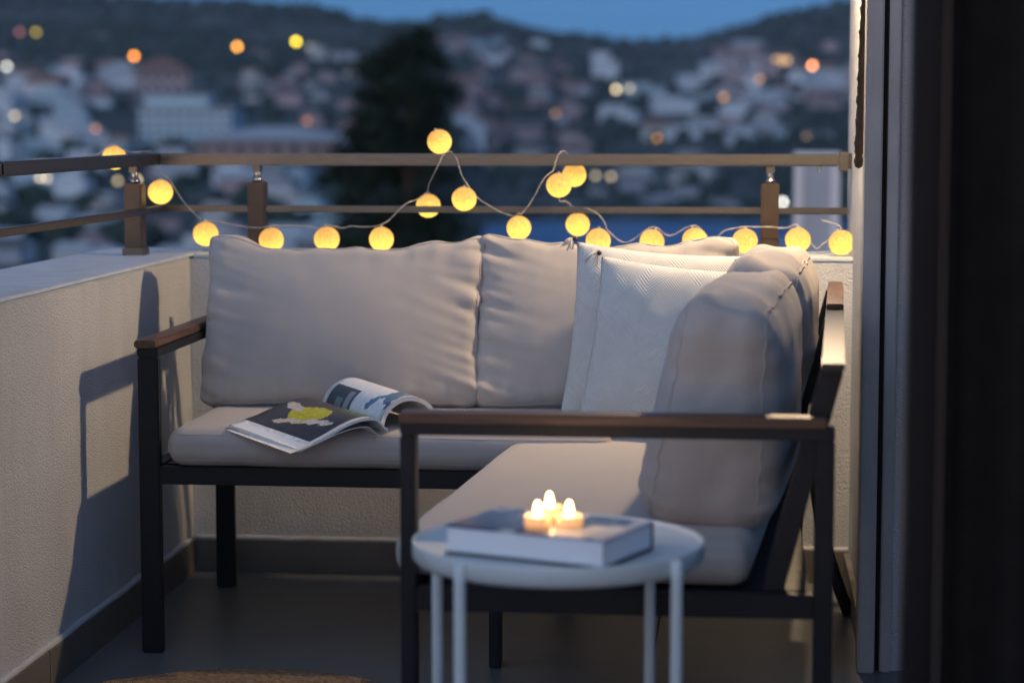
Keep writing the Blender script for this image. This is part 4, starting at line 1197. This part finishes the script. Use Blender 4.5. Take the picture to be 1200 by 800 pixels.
# ---------------------------------------------------------------- string of cotton ball lights
def build_string():
    m = bpy.data.materials.new('cotton_ball'); m.use_nodes = True
    nt = m.node_tree; n = nt.nodes; l = nt.links; b = n['Principled BSDF']
    b.inputs['Base Color'].default_value = (0.16, 0.11, 0.04, 1); b.inputs['Roughness'].default_value = 0.9
    tc = n.new('ShaderNodeTexCoord'); oi = n.new('ShaderNodeObjectInfo')
    ad = n.new('ShaderNodeVectorMath'); ad.operation = 'ADD'
    l.new(tc.outputs['Object'], ad.inputs[0]); l.new(oi.outputs['Random'], ad.inputs[1])
    w = n.new('ShaderNodeTexNoise'); w.inputs['Scale'].default_value = 38; w.inputs['Detail'].default_value = 5; w.inputs['Distortion'].default_value = 3.5
    l.new(ad.outputs[0], w.inputs[0])
    # the bulb inside sits low, so the thread glows yellower there and more orange round the mouth
    sx = n.new('ShaderNodeSeparateXYZ'); l.new(tc.outputs['Object'], sx.inputs[0])
    g = n.new('ShaderNodeMapRange'); g.inputs['From Min'].default_value = -0.028; g.inputs['From Max'].default_value = 0.030
    g.inputs['To Min'].default_value = 0.0; g.inputs['To Max'].default_value = 1.0
    l.new(sx.outputs['Z'], g.inputs['Value'])
    mixf = n.new('ShaderNodeMath'); mixf.operation = 'MULTIPLY_ADD'; mixf.inputs[1].default_value = 0.9
    off = n.new('ShaderNodeMath'); off.operation = 'SUBTRACT'; off.inputs[1].default_value = 0.5
    l.new(w.outputs['Fac'], off.inputs[0]); l.new(off.outputs[0], mixf.inputs[0]); l.new(g.outputs[0], mixf.inputs[2])
    r = n.new('ShaderNodeValToRGB'); cr = r.color_ramp
    cr.elements[0].position = 0.12; cr.elements[0].color = (1.0, 0.64, 0.10, 1)
    cr.elements[1].position = 0.95; cr.elements[1].color = (0.88, 0.42, 0.09, 1)
    k = cr.elements.new(0.5); k.color = (0.98, 0.56, 0.10, 1)
    l.new(mixf.outputs[0], r.inputs[0]); l.new(r.outputs[0], b.inputs['Emission Color']); b.inputs['Emission Strength'].default_value = 1.0
    gs = n.new('ShaderNodeMapRange'); gs.inputs['From Min'].default_value = 0.0; gs.inputs['From Max'].default_value = 1.0
    gs.inputs['To Min'].default_value = 1.65; gs.inputs['To Max'].default_value = 0.85
    l.new(mixf.outputs[0], gs.inputs['Value']); l.new(gs.outputs[0], b.inputs['Emission Strength'])
    bp = n.new('ShaderNodeBump'); bp.inputs['Strength'].default_value = 0.5; bp.inputs['Distance'].default_value = 0.002
    l.new(w.outputs['Fac'], bp.inputs['Height']); l.new(bp.outputs[0], b.inputs['Normal'])
    F, B_, S = 5.515, 5.645, 5.575       # in front of, behind, above the rails
    balls = [(134, 185, B_), (188, 225, F), (241, 274, 5.50), (318, 281, 5.50), (383, 280, 5.50), (447, 280, 5.50), (502, 241, B_), (515, 166, S), (544, 233, F),
             (608, 267, 5.50), (655, 217, F), (673, 205, B_), (677, 263, B_), (701, 282, 5.50), (764, 283, 5.50), (814, 281, 5.50), (873, 282, 5.50), (935, 281, 5.53), (986, 284, 5.53)]
    e = empty('string_lights', (-0.6, 5.55, 1.05)); L = e.location
    bm = bmesh.new(); bmesh.ops.create_uvsphere(bm, u_segments=36, v_segments=22, radius=0.0315)
    for v in bm.verts:
        c = v.co
        c *= 1 + 0.02*noise.noise(c*60) + 0.012*noise.noise(c*220)
    me = bpy.data.meshes.new('cotton_ball'); bm.to_mesh(me); bm.free(); me.materials.append(m)
    for p in me.polygons: p.use_smooth = True
    capm = MB().lathe([(0.0001, 0.0365), (0.0025, 0.036), (0.0032, 0.033), (0.0032, 0.028)], n=8).mesh('socket'); capm.materials.append(M_CORD)
    random.seed(8)
    W = []
    for (x, y, Y) in balls:
        p = at(x, y, Y); W.append(p)
        o = obj('cotton_ball', me, None, e, p - L); o.rotation_euler = (random.uniform(-.25, .25), random.uniform(-.3, .3), random.uniform(0, 6))
        s = random.uniform(0.96, 1.02); o.scale = (s, s, s*random.uniform(0.96, 1.0))
        obj('socket', capm, None, o)
    top = lambda i: W[i] + Vector((0, 0, 0.036))
    def A(x, y, Y): return at(x, y, Y)
    path = [A(-40, 193, 4.6), A(20, 188.5, 4.9), A(80, 184.5, 5.25), A(112, 181.5, 5.45), top(0) + Vector((0, -.02, 0)), A(150, 178, S), A(176, 178, S), A(181, 188, 5.545), A(190, 205, F), top(1) + Vector((.02, 0, 0)), A(215, 236, F), A(234, 256, F), top(2), A(268, 262, F), A(300, 267, F),
            top(3), A(330, 264, F), A(357, 264, F), A(372, 267, F), top(4), A(400, 267, F), A(413, 265, F), A(430, 266, F), top(5), A(458, 256, F), A(474, 240, F), A(490, 233, 5.55), top(6) + Vector((0, -.02, .0)), A(503, 215, 5.55), A(513, 195, F), A(520, 181, 5.55),
            A(528, 178, S), A(535, 186, 5.545), A(541, 205, F), A(549, 218, F), A(560, 232, F), A(580, 245, F), A(600, 253, F), top(9), A(612, 250, F), A(625, 232, F), A(637, 210, F), A(648, 200, 5.53), A(651, 190, 5.545), A(656, 179, 5.56), A(662, 178, S), A(668, 184, 5.61), top(11),
            A(655, 232, 5.60), A(664, 236, 5.62), A(672, 244, 5.62), top(12), A(688, 244, 5.53), A(702, 252, F), A(709, 262, F), A(714, 272, F), A(735, 284, F), top(14), A(785, 276, F), top(15), A(834, 281, F), A(850, 270, F), A(872, 266, F), A(900, 266, 5.53), A(922, 267, 5.53), top(17), A(955, 290, 5.53), A(965, 285, 5.53), top(18), A(962, 258, 5.55)]
    # smooth the path
    pts = []
    for i in range(len(path) - 1):
        p0 = path[max(0, i-1)]; p1 = path[i]; p2 = path[i+1]; p3 = path[min(len(path)-1, i+2)]
        for k in range(5):
            t = k/5
            q = 0.5*((2*p1) + (p2-p0)*t + (2*p0-5*p1+4*p2-p3)*t*t + (3*p1-p0-3*p2+p3)*t**3)
            pts.append(q)
    pts.append(path[-1])
    MB().tube([p - L for p in pts], 0.0010, 5).build('cord', M_CORD, e, smooth=True)
    # second twisted strand
    MB().tube([p - L + Vector((0, 0.0014*math.cos(i*1.1), 0.0014*math.sin(i*1.1))) for i, p in enumerate(pts)], 0.0008, 5).build('twisted_cord', M_CORD, e, smooth=True)
    tag(e, 'string of glowing yellow cotton ball lanterns draped over the railing', 'string lights')
build_string()

# ---------------------------------------------------------------- evening haze over the bay
def build_haze():
    m = bpy.data.materials.new('evening_haze'); m.use_nodes = True
    nt = m.node_tree; nt.nodes.remove(nt.nodes['Principled BSDF'])
    v = nt.nodes.new('ShaderNodeVolumePrincipled')
    v.inputs['Color'].default_value = (0.80, 0.88, 1.0, 1); v.inputs['Density'].default_value = 0.00011; v.inputs['Anisotropy'].default_value = 0.0
    nt.links.new(v.outputs[0], nt.nodes['Material Output'].inputs['Volume'])
    o = MB().box(-3900, 3900, -60, 6200, -70, 140).build('haze', m)
    tag(o, 'thin blue evening haze hanging over the bay and town', 'haze', kind='stuff')
build_haze()
